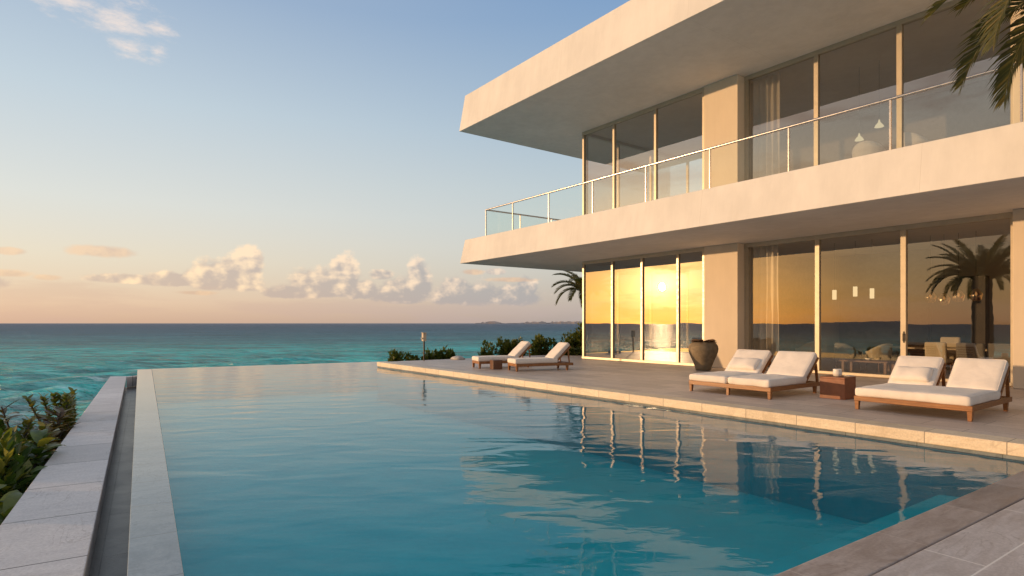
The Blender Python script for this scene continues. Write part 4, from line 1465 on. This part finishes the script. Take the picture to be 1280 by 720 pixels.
def broad_plant(name, loc, n, lmin, lmax, width, mat, label, seed, spread=0.9, rise=0.5, curl=0.9, stems=5, h=1.0, cat='plant', group='plants along the low wall', point=1.0):
    """stems with rosettes of large leaves"""
    rnd = random.Random(seed)
    root = empty(name, loc)
    tag(root, label, cat, group)
    fol, st = MB(), MB()
    for s in range(stems):
        a = rnd.random() * 2 * PI
        rr = spread * math.sqrt(rnd.random())
        tip = Vector((rr * math.cos(a), rr * math.sin(a), h * rnd.uniform(0.62, 1.0)))
        wd = (Vector((loc[0] + tip.x, loc[1] + tip.y)) - Vector((-4.69, 5.43))).dot(Vector((-0.846, -0.53)))
        if name != 'pot' and wd < 0.12:                      # keep the stems on the planted side of the wall
            tip += Vector((-0.846, -0.53, 0)) * (0.12 - wd)
        mid = Vector((tip.x * 0.5, tip.y * 0.5, tip.z * 0.55))
        st.tube([(0.05 * math.cos(a), 0.05 * math.sin(a), -0.15), mid, tip], [0.03, 0.022, 0.012], 6)
        for k in range(n):
            b = k * 2.399 + rnd.uniform(-0.3, 0.3)
            t = rnd.random()
            base = mid.lerp(tip, 0.25 + 0.75 * (k / n))
            dd = Vector((math.cos(b), math.sin(b), rise * (0.2 + 1.3 * k / n) + rnd.uniform(-0.2, 0.3)))
            leaf(fol, base, dd, rnd.uniform(lmin, lmax), width * rnd.uniform(0.8, 1.2), curl * rnd.uniform(0.5, 1.3), rnd, nseg=6, fold=0.22, roll=rnd.uniform(-0.4, 0.4), point=point)
    fol.build('foliage', mat, root, smooth=True)
    st.build('stem', 'branch', root, smooth=True)
    return root


def left_plant(px, ytop, yy, kind, label, seed, **kw):
    x = (px - 640) / F * yy - 0.32
    z = gz((x, yy))
    top = H + (404 - ytop) / F * yy
    h = top - z
    if kind == 'broad':
        return broad_plant('broadleaf_plant', (x, yy, z), kw.get('n', 15), 0.26, 0.44, 0.15, 'leaf_broad', label, seed, kw.get('spread', 0.7), 0.55, 0.9, kw.get('stems', 6), h * 0.96)
    if kind == 'croton':
        return broad_plant('croton_plant', (x, yy, z), 18, 0.22, 0.38, 0.10, 'leaf_croton', label, seed, kw.get('spread', 0.6), 0.5, 0.7, kw.get('stems', 7), h * 0.95)
    if kind == 'yellow':
        return broad_plant('yellow_shrub', (x, yy, z), 26, 0.10, 0.16, 0.09, 'leaf_yellow', label, seed, kw.get('spread', 0.65), 0.8, 0.4, kw.get('stems', 16), h * 0.97)
    return bush('leafy_shrub', (x, yy, z), kw.get('rx', 0.8), 0.8, h, label, 'leaf_broad', kw.get('leaves', 900), 0.20, 0.10, seed, group='plants along the low wall', lobes=8, cat='plant')


left_plant(108, 484, 11.8, 'yellow', 'yellow green small leaved shrub farthest along the low wall', 31, spread=0.75, stems=24)
left_plant(66, 494, 10.6, 'croton', 'reddish dark croton plant beside the yellow green shrub', 32, stems=11)
left_plant(78, 520, 9.6, 'croton', 'bronze leaved croton leaning on the low wall', 38, spread=0.5, stems=11)
left_plant(16, 515, 9.2, 'yellow', 'olive small leaved shrub at the left picture edge', 33, spread=0.9, stems=26)
left_plant(-12, 490, 8.8, 'broad', 'tall plant with one broad upright leaf at the left picture edge', 34, stems=5, spread=0.45)
left_plant(46, 545, 8.2, 'broad', 'broad glossy leaved plant halfway along the visible wall', 35, spread=0.6, stems=10)
left_plant(10, 560, 7.6, 'bush', 'dark leafy shrub behind the glossy plant', 36, rx=0.8, leaves=1500)
left_plant(6, 596, 6.5, 'broad', 'broad leaved plant lowest in the left corner beside the wall', 37, spread=0.6, stems=9)
left_plant(-55, 550, 7.6, 'broad', 'broad leaved plant partly cut off by the left picture edge', 39, spread=0.8, stems=9)
left_plant(36, 530, 8.9, 'bush', 'dark leafy shrub between the olive shrub and the croton', 40, rx=0.85, leaves=1500)


# ---- palms
def frond_mesh(Lf, droop, rnd, nl=70, leaflet=0.5, width=0.032, vee=0.5):
    """rachis along +x rising then drooping; leaflets both sides"""
    mb = MB()
    pts, d = [Vector((0, 0, 0))], Vector((1, 0, 0.75)).normalized()
    n = 16
    for i in range(n):
        t = i / n
        d = (d - Vector((0, 0, 1)) * droop / n * (0.5 + 1.2 * t)).normalized()
        pts.append(pts[-1] + d * Lf / n)
    mb.tube(pts, [0.030 * (1 - 0.85 * i / n) * (Lf / 2.5) for i in range(n + 1)], 5)
    for k in range(nl):
        t = 0.12 + 0.88 * k / (nl - 1)
        f = t * n
        i = min(int(f), n - 1)
        p = pts[i].lerp(pts[i + 1], f - i)
        tan = (pts[i + 1] - pts[i]).normalized()
        side = tan.cross(Vector((0, 0, 1))).normalized()
        upn = side.cross(tan).normalized()
        ll = leaflet * (0.35 + 0.65 * math.sin(PI * min(1, (0.15 + t * 0.85))) ** 0.6) * rnd.uniform(0.85, 1.1)
        for s in (-1, 1):
            dd = (side * s * (1.0 - 0.35 * t) + tan * (0.55 + 0.7 * t) + upn * (vee * rnd.uniform(0.5, 1.0)))
            dd = dd.normalized()
            w = width * rnd.uniform(0.8, 1.15)
            a = p
            b = a + dd * ll * 0.55
            c = b + (dd - Vector((0, 0, 0.55 * rnd.uniform(0.6, 1.4)))).normalized() * ll * 0.45
            ws = tan * (w / 2)
            mb.add([a - ws * 0.6, a + ws * 0.6, b + ws, b - ws, c], [(0, 1, 2, 3), (3, 2, 4)])
    return mb


def palm(name, loc, height, r0, r1, nf, Lf, label, seed, lean=(0, 0), leaflet=0.5, droops=(0.8, 2.6), az=None, width=0.034, boots=True):
    rnd = random.Random(seed)
    root = empty(name, loc)
    tag(root, label, 'palm')
    pts, rad = [], []
    n = 26
    for i in range(n + 1):
        t = i / n
        pts.append((lean[0] * t * t, lean[1] * t * t, height * t - 0.3 * (1 - t)))
        rad.append((r0 + (r1 - r0) * t) * (1 + 0.07 * (i % 2)))
    MB().tube(pts, rad, 18).build('trunk', 'trunk', root, smooth='angle')
    top = Vector((lean[0], lean[1], height))
    protos = []
    for k in range(6):
        dr = droops[0] + (droops[1] - droops[0]) * k / 5
        me_o = frond_mesh(Lf * rnd.uniform(0.9, 1.08), dr, rnd, leaflet=leaflet, width=width)
        protos.append(me_o)
    firsts = [None] * 6
    for k in range(nf):
        a = k * 2.399 + rnd.uniform(-0.2, 0.2) if az is None else az[k][0]
        i = int(k / nf * 6) if az is None else az[k][1]
        i = min(5, i)
        if firsts[i] is None:
            o = protos[i].build('frond', 'leaf_palm', root, smooth='angle')
            firsts[i] = o
        else:
            o = firsts[i].copy()
            COL.objects.link(o)
            o.parent = root
        tilt = (1 - k / nf) * 0.5 if az is None else az[k][2]
        o.rotation_euler = (0, -tilt, a)
        o.location = top + Vector((math.cos(a) * r1 * 0.6, math.sin(a) * r1 * 0.6, rnd.uniform(-0.1, 0.05)))
    return root


# palm behind the far corner of the villa
palm('palm_tree', (4.1, 32.2, gz((4.1, 32.2))), 3.05 - gz((4.1, 32.2)), 0.17, 0.12, 20, 2.1, 'palm with drooping fronds showing behind the far villa corner', 51, leaflet=0.55, width=0.05)
# big date palm on the bank left of the picture, seen mirrored in the sliding door
palm('date_palm', (-9.2, 6.3, gz((-9.2, 6.3))), 3.85 - gz((-9.2, 6.3)), 0.50, 0.42, 44, 2.7, 'thick trunked date palm mirrored in the right ground floor glass', 52, leaflet=0.5, droops=(0.6, 2.8), width=0.05)
# palm just right of the picture whose fronds hang in front of the balcony
palm('coconut_palm', (8.35, 8.05, -0.3), 6.45, 0.16, 0.12, 20, 2.4, 'palm whose fronds hang into the top right corner before the balcony', 53, leaflet=0.6, droops=(1.2, 3.2), width=0.055)
